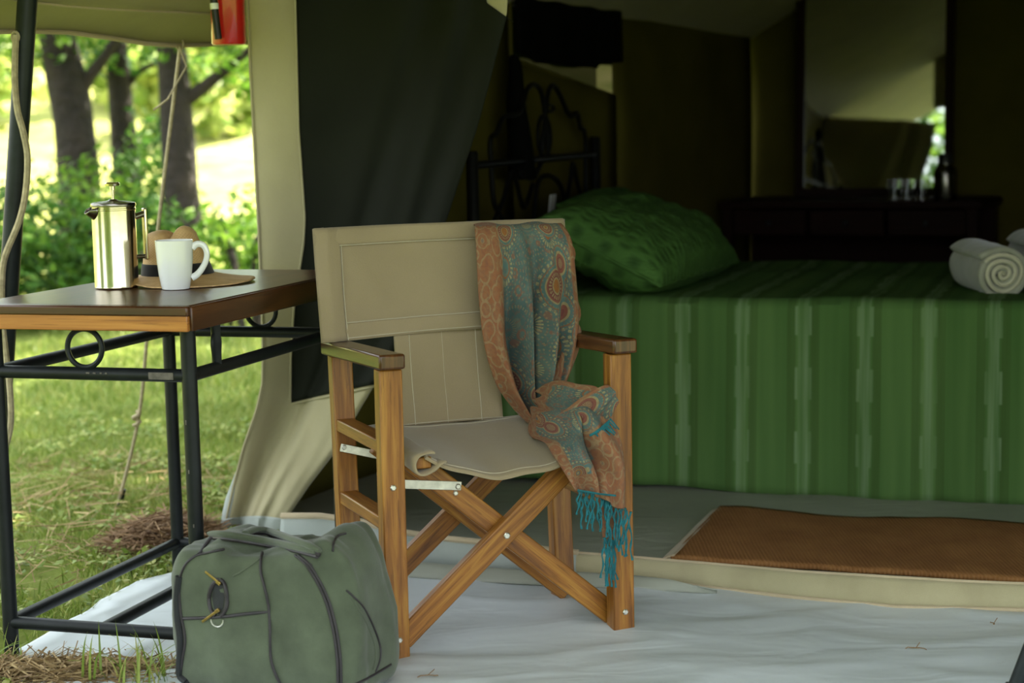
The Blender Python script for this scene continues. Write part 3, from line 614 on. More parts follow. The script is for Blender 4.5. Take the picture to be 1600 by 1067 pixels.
# hanging things at the tent wall
mb = MB(); base = atplane(822, 285, BO - BX * .06, BX); pts = [aty(801, 85, 6.0), aty(806, 110, 6.0), aty(806, 160, 6.0), aty(812, 220, 6.0), aty(816, 280, 6.0)]
mb.tube(catmull(pts, 5), [interp(i / 20, [0, .1, .3, .6, 1], [.008, .018, .024, .035, .050]) for i in range(21)], 12); tag(obj('folded_cloth', mb, M['blackcloth']), 'dark bundled cloth hanging on the tent wall behind the headboard', 'cloth')
mb = MB(); pts = [T(.04, 3.95, 1.30), T(.06, 3.97, 1.1), T(.10, 4.0, .9), T(.13, 4.0, .75)]; mb.tube(catmull(pts, 5), .014, 8, flat=.4); tag(obj('wall_strap', mb, M['blackcloth']), 'narrow dark strap hanging in the tent corner', 'strap')

# ---------------------------------------------------------------- table
TB = thing('side_table', 'small dark wooden table on black tube legs with iron rings', 'table', (-.745, 3.965, 0), R(-17.4))
lx, ly = .2215, .372; ZT0, ZT1 = .706, .757
mb = MB(); mb.box((0, .020, (ZT0 + ZT1) / 2 + .004), .496, .870, ZT1 - ZT0 - .008); P_('tabletop', mb, M['tablewood'], TB, bevel=.004)
mb = MB(); mb.bar((-.250, -.4205, ZT0 + .018), (.250, -.4205, ZT0 + .018), (0, 0, .0175), (0, .006, 0)); P_('edge_board', mb, M['tableedge'], TB, bevel=.002)
mb = MB(); mb.bar((-.252, -.419, ZT1 - .011), (.252, -.419, ZT1 - .011), (0, 0, .0105), (0, .009, 0)); P_('edge_lipping', mb, M['tablewood'], TB, bevel=.004)
for s in (-1, 1): mb = MB(); mb.bar((s * .2505, -.413, .7305), (s * .2505, .455, .7305), (0, 0, .0245), (.004, 0, 0)); P_('edge_board', mb, M['tablewood'], TB, bevel=.003)
for sx in (-1, 1):
    for sy in (-1, 1):
        mb = MB(); mb.tube([(sx * lx, sy * ly, 0), (sx * lx, sy * ly, ZT0 - .001)], .0158, 14); lg = P_('leg', mb, M['iron'], TB)
def rail(a, b_, r=.0135): mb = MB(); mb.tube([a, b_], r, 12); return P_('rail', mb, M['iron'], TB)
for z in (.612, .080):
    rail((-lx, -ly, z), (lx, -ly, z)); rail((-lx, ly, z), (lx, ly, z)); rail((-lx, -ly, z), (-lx, ly, z)); rail((lx, -ly, z), (lx, ly, z))
rail((0, -ly, .080), (0, ly, .080))
for x, y in ((-.012, -ly), (.03, ly)):
    mb = MB(); mb.tube([(x + .0395 * math.cos(a * math.pi / 16), y, .664 + .0395 * math.sin(a * math.pi / 16)) for a in range(32)], .0058, 8, closed=True); P_('iron_ring', mb, M['iron'], TB)
mb = MB(); rows = []
prof = [(.616, .003), (.622, .010), (.634, .013), (.648, .018), (.66, .0205), (.672, .019), (.684, .013), (.693, .016), (.704, .017)]
for z, r_ in prof: rows.append([V(lx + .009 * math.sin(a * math.pi / 8) * (1 + .25 * math.cos(a * math.pi / 2)), -.25 + r_ * math.cos(a * math.pi / 8), z) for a in range(16)])
mb.grid(rows[::-1], cv=True); P_('leaf_medallion', mb, M['iron'], TB, angle=25)
mb = MB()
for a, b_, ln, rr in (((lx, -ly, 0), 'z', (.12, .2, .31, .42, .52), .0161),):
    for z in ln: c = random.uniform(-2.4, -1.2); mb.box((lx + .0156 * math.cos(c), -ly + .0156 * math.sin(c), z), .0022, .0022, random.uniform(.004, .012), c)
for x in (.02, .035, .05, .062): mb.box((x - .02, -ly - .0132, .615), random.uniform(.004, .01), .002, .003)
mb.box((.165, -ly - .0128, .612), .055, .0025, .014)
o = P_('worn_paint', mb, M['chip'], TB); o['kind'] = 'stuff'

# french press
pc = atz(183, 450, ZT1); pc.z = ZT1 + .0006
fp = thing('french_press', 'polished steel french press standing on the table', 'coffee maker', pc, R(34)); rp, hp = .0475, .183
mb = MB(); mb.lathe([(0, 0), (rp - .002, 0), (rp + .0005, .003), (rp, .006), (rp, hp - .012), (rp + .001, hp - .011), (rp + .001, hp - .008), (rp, hp - .007), (rp, hp), (rp - .003, hp), (rp - .003, .01)], n=56); P_('body', mb, M['chrome'], fp)
mb = MB(); mb.lathe([(0, hp - .004), (rp + .001, hp - .004), (rp + .002, hp), (rp + .0005, hp + .004), (rp - .006, hp + .006), (.012, hp + .009), (.008, hp + .012), (0, hp + .012)], n=48); P_('lid', mb, M['chromedark'], fp)
mb = MB(); mb.lathe([(0, 0), (.0035, 0), (.0035, .022), (.006, .022), (.006, .030), (.0155, .0315), (.0165, .036), (.014, .039), (0, .0395)], (0, 0, hp + .010), 24); kn = P_('plunger_knob', mb, M['chrome'], fp)
mb = MB(); rows = []
for i in range(9):
    t_ = i / 8; out_ = rp - .004 + .022 * t_ ; rows.append([V(-out_ + .008 * (1 - math.sin(math.pi * j / 10)) * t_, .021 * (1 - .5 * t_) * math.cos(math.pi * j / 10), hp - .004 - (.030 * (1 - t_ * .70)) * math.sin(math.pi * j / 10) - .004 * t_) for j in range(11)])
mb.grid(rows); P_('spout', mb, M['chromedark'], fp, solid=.0016)
mb = MB(); hx = rp + .024
mb.bar((hx, 0, .058), (hx, 0, hp - .010), (.0042, 0, 0), (0, .0085, 0)); P_('handle', mb, M['chrome'], fp, bevel=.003)
mb = MB(); mb.tube([(rp - .002, 0, hp - .030), (hx, 0, hp - .022)], .007, 10); P_('handle_bracket', mb, M['chromedark'], fp)
mb = MB(); mb.tube([(rp - .002, 0, .066), (hx, 0, .066)], .005, 10); P_('handle_bracket', mb, M['chromedark'], fp)

# mug
mc = atz(275, 452, ZT1); mc.z = ZT1 + .0006
mg = thing('mug', 'white porcelain mug in front of the straw hat', 'mug', mc, R(2))
mb = MB(); mb.lathe([(0, .003), (.024, .002), (.027, 0), (.0295, .001), (.0315, .008), (.0355, .030), (.0385, .060), (.0402, .090), (.0408, .1055), (.0400, .1065), (.0390, .1050), (.0375, .085), (.036, .055), (.032, .025), (.024, .008), (0, .007)], n=56); P_('cup', mb, M['porcelain'], mg)
mb = MB(); hpts = [V(.0385, 0, .089), V(.050, 0, .0965), V(.063, 0, .093), V(.0695, 0, .078), V(.067, 0, .060), V(.057, 0, .042), V(.046, 0, .030), V(.0355, 0, .024)]
c_ = catmull(hpts, 6); mb.tube(c_, [.0062 - .0012 * math.sin(math.pi * i / (len(c_) - 1)) for i in range(len(c_))], 12, flat=1.3); P_('handle', mb, M['porcelain'], mg)

# hat
hc = atz(305, 433, ZT1); hc.z = ZT1 + .0008; hc = V(-.722, 4.04, ZT1 + .0008)
ht = thing('straw_hat', 'tan straw hat with black ribbon band on the table', 'hat', hc, R(-8))
def brim(a, t_):
    r_ = lerp(.078, .142, t_); ex, ey = 1.12 if False else 1.0, 1.12
    x, y = r_ * math.cos(a) * ex - .030 * (1 - t_), r_ * math.sin(a) * ey
    zz = .006 + .014 * (1 - t_) ** 1.5 - .003 * t_ + .010 * t_ * max(0, -math.cos(a)) ** 2 + .006 * t_ * math.sin(a * 2 + 1) * .5
    return V(x, y, max(.0025, zz))
mb = MB(); mb.grid([[brim(2 * math.pi * i / 72, j / 12) for j in range(13)] for i in range(72)], lambda i, j: (i / 72, j / 12 * .2), cu=True); P_('brim', mb, M['straw'], ht, solid=.0028)
def crown(a, t_):
    # t 0 base .. 1 rim of the crown, then 1..2 over the pinched top
    if t_ <= 1:
        r_ = lerp(.079, .056, t_ ** 1.1); z = .014 + .078 * t_; x, y = r_ * math.cos(a), 1.1 * r_ * math.sin(a)
    else:
        k_ = t_ - 1; r_ = .056 * math.cos(k_ * math.pi / 2); x, y = r_ * math.cos(a), 1.1 * r_ * math.sin(a); z = .092 + .016 * math.sin(k_ * math.pi / 2)
    top = min(1, max(0, t_ - .45) / .55)
    z -= .018 * top * math.exp(-((x - .012) / .013) ** 2) * (1 if t_ > 1 else t_ ** 2)
    z += .012 * top * math.exp(-((x - .035) / .025) ** 2) - .004 * top * math.sin(y * 30)
    return V(x - .030 - .012 * min(t_, 1), y, z * 1.10)
mb = MB(); mb.grid([[crown(2 * math.pi * i / 64, j / 14) for j in range(29)] for i in range(64)], lambda i, j: (i / 64, j / 28 * .25), cu=True); P_('crown', mb, M['straw'], ht, solid=.002, angle=80)
mb = MB(); mb.grid([[(lambda p: V((p.x + .032) * 1.035 - .032, p.y * 1.035, p.z))(crown(2 * math.pi * i / 64, .02 + .34 * j / 4)) for j in range(5)] for i in range(64)], cu=True); P_('ribbon_band', mb, M['band'], ht, solid=.0012)

# ---------------------------------------------------------------- director's chair
CY = R(20.7); CL = V(-.0735, 3.828, 0); CR = V(math.cos(CY), math.sin(CY), 0); CB = V(-math.sin(CY), math.cos(CY), 0)
CH = thing('folding_chair', 'wooden folding safari chair with khaki canvas seat and back', 'chair', CL, CY)
def C(x, y, z): return CL + CR * x + CB * y + ZU * z
X_ = .253
WD = M['chairwood']
def upy(z): return .16 + (z / .6) * .04 if z <= .6 else .20 + (z - .6) * .19
bolts = []
def bolt(parent, p, n, r=.0068): mb = MB(); mb.disc(p, n, r, .0045, 6); o = P_('bolt', mb, M['steel'], parent, origin=False); o.location = -parent.location
for s in (-1, 1):
    mb = MB(); mb.bar((s * X_, -.165, 0), (s * X_, -.165, .612), (.0245, 0, 0), (0, .020, 0)); L_ = P_('leg', mb, WD, CH, bevel=.003)
    bolt(L_, V(s * X_ + .002, -.185, .055), (0, -1, 0)); 
    if s < 0: bolt(L_, V(s * X_ - .002, -.185, .372), (0, -1, 0))
    mb = MB(); mb.bar((s * X_, .16, 0), (s * X_, .20, .60), (.0235, 0, 0), (0, .019, 0)); P_('leg', mb, WD, CH, bevel=.003)
    mb = MB(); mb.bar((s * (X_ + .010), .200, .60), (s * (X_ + .014), upy(.874), .874), (.016, 0, 0), (0, .012, 0)); P_('back_post', mb, WD, CH, bevel=.003)
    mb = MB(); rows = []; m2 = 18
    mb.bar((s * (X_ + .002), -.206, .6305), (s * (X_ + .002), .252, .613), (.0275, 0, 0), (0, 0, .0155)); P_('armrest', mb, M['armwood'], CH, bevel=.005)
    for z in (.452, .292):
        y1 = upy(z); mb = MB(); mb.bar((s * X_, -.150, z), (s * X_, y1, z - .004), (.020, 0, 0), (0, 0, .0135)); P_('side_rail', mb, WD, CH, bevel=.003)
    mb = MB(); mb.bar((s * .190, -.190, .418), (s * .190, .18, .418), (.017, 0, 0), (0, 0, .012)); P_('seat_rail', mb, WD, CH, bevel=.003)
def xbar(x0, z0, x1, z1, y, wd=.0235):
    d = V(x1 - x0, 0, z1 - z0).normalized(); n_ = V(-d.z, 0, d.x)
    mb = MB(); mb.bar((x0, y, z0), (x1, y, z1), n_ * wd, (0, .0125, 0)); return P_('cross_bar', mb, WD, CH, bevel=.003)
a1 = xbar(-.200, .418, .252, .034, -.1215); b1 = xbar(.200, .424, -.236, .045, -.148)
a2 = xbar(-.200, .410, .245, .030, .115); b2 = xbar(.200, .418, -.236, .045, .140)
bolt(b1, V(-.003, -.1605, .243), (0, -1, 0), .0075); bolt(a1, V(-.105, -.134, .338), (0, -1, 0), .006); bolt(a2, V(.215, .1025, .057), (0, -1, 0), .0065); bolt(a2, V(-.04, .1025, .273), (0, -1, 0), .005)
def strap(p0, p1, y):
    d = (V(*p1) - V(*p0)).normalized(); n_ = V(-d.z, 0, d.x); mb = MB(); mb.bar(p0, p1, n_ * .0095, (0, .0012, 0)); o = P_('metal_strap', mb, M['zinc'], CH, bevel=.001)
    for p in (p0, p1): bolt(o, V(p[0] + (.008 if p is p0 else -.008), p[1] - .0012, p[2]), (0, -1, 0), .0065)
strap((-.262, -.1435, .374), (-.092, -.1352, .352), 0); strap((-.268, .164, .400), (-.085, .1012, .355), 0)
strap((.262, -.152, .374), (.150, -.152, .395), 0); strap((.262, .162, .38), (.11, .112, .365), 0)
# canvas back: band round the posts
def backp(s, t_, off=0):
    """s -1..1 across, t 0 bottom .. 1 top"""
    z = lerp(.636, .878, t_) + .004 * math.sin(s * 2 + .5) * (1 - t_) ; x = s * .296
    y = upy(z) - .020 + .030 * (1 - s * s) * (1 if abs(s) < .9 else .6) - off
    y -= .007 * noise.noise(V(s * 2.4, t_ * 1.6, 3)) + .006 * math.exp(-(((s + .80) - .55 * max(0, 1 - t_) ** 1.5) / .10) ** 2) * (t_ < .9) * max(0, math.sin(math.pi * t_)) + .003 * math.sin((t_ + s * .8) * 7) * (1 - s * s)
    return V(x, y, z)
mb = MB(); nb_ = 60
mb.grid([[backp(-1 + 2 * i / nb_, j / 24) for j in range(25)] for i in range(nb_ + 1)]); bk = P_('back_canvas', mb, M['canvas'], CH, solid=.003)
def on(b, parent, name, m, **k):
    o = P_(name, b, m, parent, origin=False, **k); o.location = -parent.location; return o
mb = MB()
mb.grid([[backp(-1 + 2 * i / nb_, lerp(.845, 1.006, j / 6), .006 + .005 * math.sin(j / 6 * math.pi)) for j in range(7)] for i in range(nb_ + 1)]); on(mb, bk, 'top_hem', M['canvas'], solid=.003)
mb = MB(); mb.grid([[backp(-1 + 2 * i / nb_, lerp(-.005, .155, j / 6), .004 + .003 * math.sin(j / 6 * math.pi)) for j in range(7)] for i in range(nb_ + 1)]); on(mb, bk, 'bottom_hem', M['canvas'], solid=.003)
for s in (-1, 1):
    mb = MB(); mb.grid([[backp(s * lerp(1.01, .80, i / 10), j / 20, .006 + .010 * math.sin(i / 10 * math.pi)) for j in range(21)] for i in range(11)])
    for j in range(21): pass
    on(mb, bk, 'post_sleeve', M['canvas'], solid=.003)
    mb = MB(); mb.grid([[V(s * lerp(.296, .262, k_ / 8) + s * .006 * math.sin(k_ / 8 * math.pi), upy(lerp(.636, .878, j / 16)) + lerp(-.022, .022, k_ / 8) , lerp(.636, .878, j / 16)) for k_ in range(9)] for j in range(17)])
    on(mb, bk, 'post_sleeve', M['canvas'], solid=.003)
mb = MB()
for t_, o_ in ((.845, .0085), (.155, .0065), (.02, .0075)):
    mb.tube([backp(-1 + 2 * i / 60, t_, o_) for i in range(61)], .0011, 5)
for s in (-.795, .795, -.70): mb.tube([backp(s, j / 30, .0075 if s != -.70 else .003) for j in range(31)], .0010, 5) if s != -.70 else None
o = on(mb, bk, 'stitching', M['stitch']); o['kind'] = 'stuff'
# lower back panel down to the seat
def lowp(s, t_, off=0):
    z = lerp(.432, .645, t_); x = lerp(.122, .122, t_) * s - .002; y = lerp(.178, upy(.645) + .004, t_ ** .8) + .012 * (1 - s * s) - off - .003 * noise.noise(V(s * 2, t_ * 3, 8)) - .004 * math.sin(t_ * 9) * (1 - t_)
    return V(x, y, z)
mb = MB(); mb.grid([[lowp(-1 + 2 * i / 24, j / 24) for j in range(25)] for i in range(25)]); lo = P_('lower_back_canvas', mb, M['canvas'], CH, solid=.0035)
mb = MB()
for s in (-.70, .60): mb.tube([lowp(s, j / 24, .0026) for j in range(25)], .0011, 5)
mb.tube([lowp(-.05, j / 24, .002) for j in range(25)], .0006, 5)
mb.tube([lowp(-1 + 2 * i / 24, .02, .0026) for i in range(25)], .0010, 5)
on(mb, lo, 'stitching', M['stitch'])['kind'] = 'stuff'
# sling seat
def seatp(s, t_, off=0):
    """s -1..1 across, t 0 front .. 1 back"""
    y = lerp(-.205, .185, t_); sag = lerp(.054, .006, min(1, t_ * 1.15)); z = .436 - sag * (1 - abs(s) ** 2.2) + off
    z += .004 * noise.noise(V(s * 2, t_ * 2, 4)) + .003 * math.sin(s * 9 + t_ * 3) * (1 - t_) * (1 - s * s)
    if t_ < .08: z -= .004 * (.08 - t_) / .08
    y += .004 * math.sin(s * 5) * (1 - t_)
    return V(s * .190, y, z)
mb = MB(); mb.grid([[seatp(-1 + 2 * i / 60, j / 36) for j in range(37)] for i in range(61)]); st = P_('seat_canvas', mb, M['canvas'], CH, solid=.004)
for s in (-1, 1):     # loops round the seat rails
    loop = [V(s * .172, 0, .440), V(s * .190, 0, .4385), V(s * .208, 0, .434), V(s * .213, 0, .418), V(s * .208, 0, .402), V(s * .19, 0, .400), V(s * .174, 0, .404), V(s * .160, 0, .416), V(s * .146, 0, .418)]
    lc = catmull(loop, 5)
    mb = MB(); mb.grid([[V(p.x, -.210 + .400 * j / 20 + .004 * math.sin(k_ * .5 + j), p.z + .002 * math.sin(j * .9 + k_ * .2)) for j in range(21)] for k_, p in enumerate(lc)]); on(mb, st, 'rail_sleeve', M['canvas'], solid=.004)
mb = MB(); mb.tube([seatp(-1 + 2 * i / 60, .002, -.001) for i in range(61)], .0035, 6); on(mb, st, 'front_hem', M['canvas'])
mb = MB(); mb.tube([seatp(-1 + 2 * i / 60, .045, .0025) for i in range(61)], .0009, 5); mb.tube([seatp(-1 + 2 * i / 60, .93, .0025) for i in range(61)], .0009, 5); on(mb, st, 'stitching', M['stitch'])['kind'] = 'stuff'

# ---------------------------------------------------------------- scarf
SC = thing('scarf', 'teal and orange paisley scarf draped over the chair back and seat', 'scarf', C(.2, .1, .44), CY)
sstep = lambda a, b_, x: max(0, min(1, (x - a) / (b_ - a))) ** 2 * (3 - 2 * max(0, min(1, (x - a) / (b_ - a))))
def chairplane(px, py, yl): return atplane(px, py, C(0, yl, 0), CB)
def scarf_piece(rows, prof, bordf, vscale, name, uscale=.34, nu=64, nsub=8, v0=0., solid=.0022):
    """rows: (left px, left py, right px, right py, local depth); prof(u, v) gives the folds"""
    rr = catmull([V(r[0], r[1], r[4]) for r in rows], nsub); r2 = catmull([V(r[2], r[3], r[5] if len(r) > 5 else r[4]) for r in rows], nsub)
    mb = MB(); G = []; n = len(rr) - 1
    for i in range(n + 1):
        v = i / n; row = []
        for j in range(nu + 1):
            u = j / nu; px, py = lerp(rr[i].x, r2[i].x, u), lerp(rr[i].y, r2[i].y, u); p = chairplane(px, py, lerp(rr[i].z, r2[i].z, sstep(.3, .85, u)))
            f, dx, dy = prof(u, v); p = p - CB * f + CR * dx + ZU * dy; row.append(p)
        G.append(row)
    mb.grid(G, lambda i, j: (j / nu * uscale, v0 + i / n * vscale))
    o = P_(name, mb, M['scarf'], SC, world=True, angle=80)
    at = o.data.attributes.new('border', 'FLOAT', 'POINT'); at.data.foreach_set('value', [bordf(j / nu, i / n) for i in range(n + 1) for j in range(nu + 1)])
    md = o.modifiers.new('t', 'SOLIDIFY'); md.thickness = solid; md.offset = -1
    return o, G
def prof1(u, v):
    k = sstep(.12, .85, v); f = .012 + .004 * math.sin(u * 9)
    f += .030 * math.exp(-((u - .16) / .10) ** 2) * k - .030 * math.exp(-((u - lerp(.27, .36, v)) / .06) ** 2) * sstep(.2, .6, v)
    f += .022 * math.exp(-((u - lerp(.47, .50, v)) / .10) ** 2) * (.2 + k) - .028 * math.exp(-((u - lerp(.60, .63, v)) / .05) ** 2) * sstep(.18, .5, v)
    f += .020 * math.exp(-((u - .74) / .08) ** 2) * (.3 + k) - .020 * math.exp(-((u - .86) / .045) ** 2) * sstep(.25, .6, v) + .022 * math.exp(-((u - .96) / .05) ** 2) * k
    f += .004 * noise.noise(V(u * 7, v * 5, 1)); f += .02 * sstep(.8, 1, v)
    f *= 1.75; f -= .035 * (1 - sstep(0, .035, v))
    return max(f, -.020), .004 * math.sin(v * 14) * (u > .9), .006 * math.sin(u * 11) * (1 - sstep(0, .06, v))
rows1 = [(738, 350, 866, 347, .262), (737, 355, 872, 351, .220), (739, 385, 886, 375, .198), (741, 430, 894, 420, .186), (744, 480, 897, 470, .174, .10), (749, 530, 893, 515, .160, .035), (759, 570, 882, 560, .150, .04), (773, 605, 868, 600, .140, .06), (796, 637, 853, 632, .13, .065), (818, 660, 842, 658, .095, .06), (826, 672, 838, 672, .07, .05)]
scarf_piece(rows1, prof1, lambda u, v: 1.0 if (u < .235 or u > .945 or (v > .9 and u < .8)) else 0.0, .52, 'back_drape')
# part hanging behind the chair back
rowsb = [(740, 351, 868, 348, .262), (738, 362, 884, 366, .295), (740, 430, 895, 420, .305), (744, 500, 900, 500, .305), (746, 545, 896, 524, .30)]
scarf_piece(rowsb, lambda u, v: (.008 * math.sin(u * 14), .010 * math.sin(v * 20) * sstep(.9, 1, u), 0), lambda u, v: 1.0 if u > .9 or v > .9 else 0.0, .3, 'rear_drape', v0=.6, nu=40)
def prof2(u, v):
    f = .045 * math.sin(math.pi * u) ** .7 * (1 - .35 * v) + .019 * math.sin(u * 15 + v * 5) * (1 - .3 * v) + .010 * math.sin(u * 8 - v * 9) + .006 * noise.noise(V(u * 6, v * 6, 3))
    f -= .022 * math.exp(-((u - (.30 + .35 * v)) / .05) ** 2)
    return f, 0, .004 * math.sin(u * 11 + v * 7)
rows2 = [(836, 612, 824, 648, .06), (850, 603, 823, 668, .02), (872, 597, 833, 684, -.05), (900, 602, 849, 692, -.12), (930, 606, 861, 700, -.18), (944, 632, 870, 716, -.215), (957, 660, 879, 732, -.232), (971, 688, 886, 745, -.236), (980, 720, 892, 756, -.236), (983, 760, 897, 763, -.236), (980, 797, 905, 766, -.236)]
b2_ = lambda u, v: 1.0 if (v < .14 or (v > .52 and u < .70 - .2 * (v < .7)) or v > .74 or u > .90 or u < .06) else 0.0
o2, G2 = scarf_piece(rows2, prof2, b2_, .34, 'gathered_end', uscale=.30, v0=.7, nu=72)
# loops of the twist crossing the gathered part
rows3 = [(822, 640, 835, 655, .03), (832, 655, 862, 672, -.01), (860, 640, 893, 690, -.08), (900, 612, 925, 668, -.15), (932, 598, 944, 632, -.19), (940, 604, 946, 628, -.19)]
scarf_piece(rows3, lambda u, v: (.052 + .022 * math.sin(math.pi * u) + .006 * math.sin(u * 12 + v * 6) - .05 * sstep(.85, 1, v), 0, 0), lambda u, v: 1.0 if v < .2 or u < .10 else 0.0, .22, 'twisted_fold', uscale=.14, v0=1.1, nu=30)
rows4 = [(934, 770, 978, 770, -.222), (938, 800, 977, 800, -.226), (940, 825, 972, 822, -.226), (942, 845, 962, 838, -.226)]
scarf_piece(rows4, lambda u, v: (.006 * math.sin(u * 10), 0, 0), lambda u, v: 1.0, .1, 'gathered_end', uscale=.08, v0=1.4, nu=16)
# side flap along the right rim that turns from teal to its orange border
rows5 = [(886, 494, 898, 520, .075), (878, 520, 893, 545, .06), (865, 552, 880, 580, .06), (850, 585, 866, 612, .065), (836, 618, 852, 640, .055), (826, 645, 842, 668, .04), (824, 668, 838, 690, .02)]
scarf_piece(rows5, lambda u, v: (.040 + .014 * math.sin(math.pi * u), 0, 0), lambda u, v: 1.0, .28, 'border_roll', uscale=.06, v0=.2, nu=14)
mb = MB()
def strand(px, py, yl, ln, f0=.01):
    p = chairplane(px, py, yl) - CB * f0; n = 9; sw = random.uniform(-.010, .010); ph = random.uniform(0, 6); pts = [p + CR * (sw * (k / n) ** 1.5 + .0025 * math.sin(ph + k * 1.3)) - ZU * (ln * k / n) - CB * .002 * math.sin(ph + k) for k in range(n + 1)]
    mb.tube(pts, [.0017 + .0012 * (1 if k % 3 == 0 else 0) for k in range(n + 1)], 5)
for i in range(17): t_ = i / 16; strand(lerp(898, 948, t_), lerp(764, 768, t_), -.238, random.uniform(.045, .085), .018)
for i in range(14): t_ = i / 13; strand(lerp(940, 979, t_), lerp(772, 797, t_), -.238, random.uniform(.07, .105), .016)
for i in range(10): t_ = i / 9; strand(lerp(940, 958, t_), lerp(838, 843, t_), -.230, random.uniform(.06, .105), .012)
for i in range(9):
    p = chairplane(905 + i * 3, 674 - i * 1.2, -.21) - CB * .055; mb.tube([p, p + CR * .012 + ZU * (.004 + .002 * i % 3), p + CR * random.uniform(.026, .036) + ZU * random.uniform(-.012, .004)], [.003, .0028, .0015], 5)
mb.tube([chairplane(897, 763, -.238) - CB * .02, chairplane(920, 764, -.238) - CB * .055, chairplane(948, 768, -.238) - CB * .045], .0022, 5)
P_('fringe', mb, M['fringe'], SC, world=True)['kind'] = 'stuff'

# ---------------------------------------------------------------- holdall bag
GY = R(-21); GC = V(-.456, 3.44, 0); GX = V(math.cos(GY), math.sin(GY), 0); GD = V(-math.sin(GY), math.cos(GY), 0)
BG = thing('holdall_bag', 'olive canvas holdall with dark piping on the ground sheet', 'bag', GC, GY)
def sq(c, e): return math.copysign(abs(c) ** e, c)
HX, HY, HZ = .206, .112, .152
def bagp(th, ph):
    """th around the vertical, ph from -pi/2 (bottom) to pi/2 (top)"""
    cz, sz = math.cos(ph), math.sin(ph); x = HX * sq(cz, .26) * sq(math.cos(th), .30); y = HY * sq(cz, .30) * sq(math.sin(th), .34); z = HZ * sq(sz, .34)
    a, b_, c = x / HX, y / HY, (z + HZ) / (2 * HZ)
    y *= 1 + .10 * math.sin(math.pi * c) * (1 - a * a) - .10 * max(0, c - .5); x *= 1 + .03 * math.sin(math.pi * c) - (.19 * max(0, c - .25) if x > 0 else .02 * c)
    if c > .55:
        k = (c - .55) / .45
        z -= k * (.030 * math.exp(-((a + .18) / .26) ** 2) + .012 * math.exp(-((a - .35) / .15) ** 2)) * (.5 + .5 * (1 - b_ * b_)) ; z += k * .024 * math.exp(-((a - .72) / .20) ** 2) - k * .010 * (a < -.6) * (abs(a) - .6) * 2
        y += k * (-.010 * b_ * math.cos(a * 5))
    q = V(a * 2.2, b_ * 2.2, c * 2.2); n_ = .012 * noise.noise(q + V(4, 1, 2)) + .006 * noise.noise(q * 2.2) - .012 * max(0, 1 - abs((c - .80) + (a + .30) * .45) / .10) * (a < .1) * (b_ < .2)
    if b_ < -.5: y -= .014 * math.exp(-((a + .42) / .16) ** 2) * c * .3 - .010 * math.exp(-(((a + .55) / .10) ** 2 + ((c - .62) / .18) ** 2))
    l_ = V(x, y, z - 0).normalized() * n_; return V(x + l_.x, y + l_.y, max(0.002, z + HZ + l_.z + .004))
mb = MB(); nt_, np__ = 160, 90
pts = [[bagp(2 * math.pi * i / nt_, -math.pi / 2 + math.pi * j / np__) for j in range(np__ + 1)] for i in range(nt_)]
mb.grid(pts, cu=True); mbw = MB(); mbw.v = [tuple(GC + GX * p[0] + GD * p[1] + ZU * p[2]) for p in mb.v]; mbw.f = list(mb.f)
bag_bvh = BVHTree.FromPolygons([Vector(p) for p in mbw.v], mbw.f)
bb_ = P_('bag_body', mb, M['bag'], BG, angle=80)
def onbag(px, py, off=.001):
    d = ray(px, py).normalized(); h = bag_bvh.ray_cast(CAM0, d)
    for k in range(40):
        if h[0] is not None: break
        px += (440 - px) * .012; py += (980 - py) * .012; h = bag_bvh.ray_cast(CAM0, ray(px, py).normalized())
    n_ = h[1] if h[1].dot(d) < 0 else -h[1]
    return h[0] + n_ * off
def px_line(pts, n=7): return [(c.x, c.y) for c in catmull([V(a, b_, 0) for a, b_ in pts], n)]
def piping(pts, r=.0026, off=.0016, m='bagdark', name='piping'):
    mb = MB(); mb.tube([onbag(*p, off) for p in px_line(pts)], r, 8); return P_(name, mb, M[m], BG, world=True)
piping([(410, 866), (409, 892), (414, 915), (420, 940), (423, 975), (425, 1030), (439, 1067), (448, 1085)], .0028, .004)
for dx in (0, 5): piping([(462 + dx, 868), (477 + dx, 880), (487 + dx, 895), (500 + dx, 918), (511 + dx, 945), (521 + dx, 985), (527 + dx, 1030), (528 + dx, 1075)], .0028)
piping([(350, 859), (325, 864), (304, 870), (288, 886), (281, 912), (283, 955), (290, 997), (286, 1030), (280, 1075)])
piping([(281, 900), (278, 930), (279, 965), (283, 1000), (282, 1040), (281, 1075)], .0075, .002, 'zip', 'zipper')
piping([(287, 966), (322, 965), (352, 963), (385, 959), (420, 956)], .0032, .001, 'bagdark', 'zip_seam')
piping([(541, 922), (552, 932), (568, 950), (584, 982), (593, 1010), (593, 1030), (586, 1050)], .0018)
piping([(547, 930), (560, 952), (574, 978), (584, 1005), (586, 1028), (582, 1046)], .0014, .001, 'bag', 'pocket_edge')
piping([(520, 862), (521, 848), (528, 838), (540, 834)], .0022)
piping([(520, 1082), (560, 1066), (590, 1050), (610, 1038)], .0026)
piping([(365, 900), (382, 890), (400, 878), (410, 868)], .0016, .0005, 'bag', 'fold_crease')
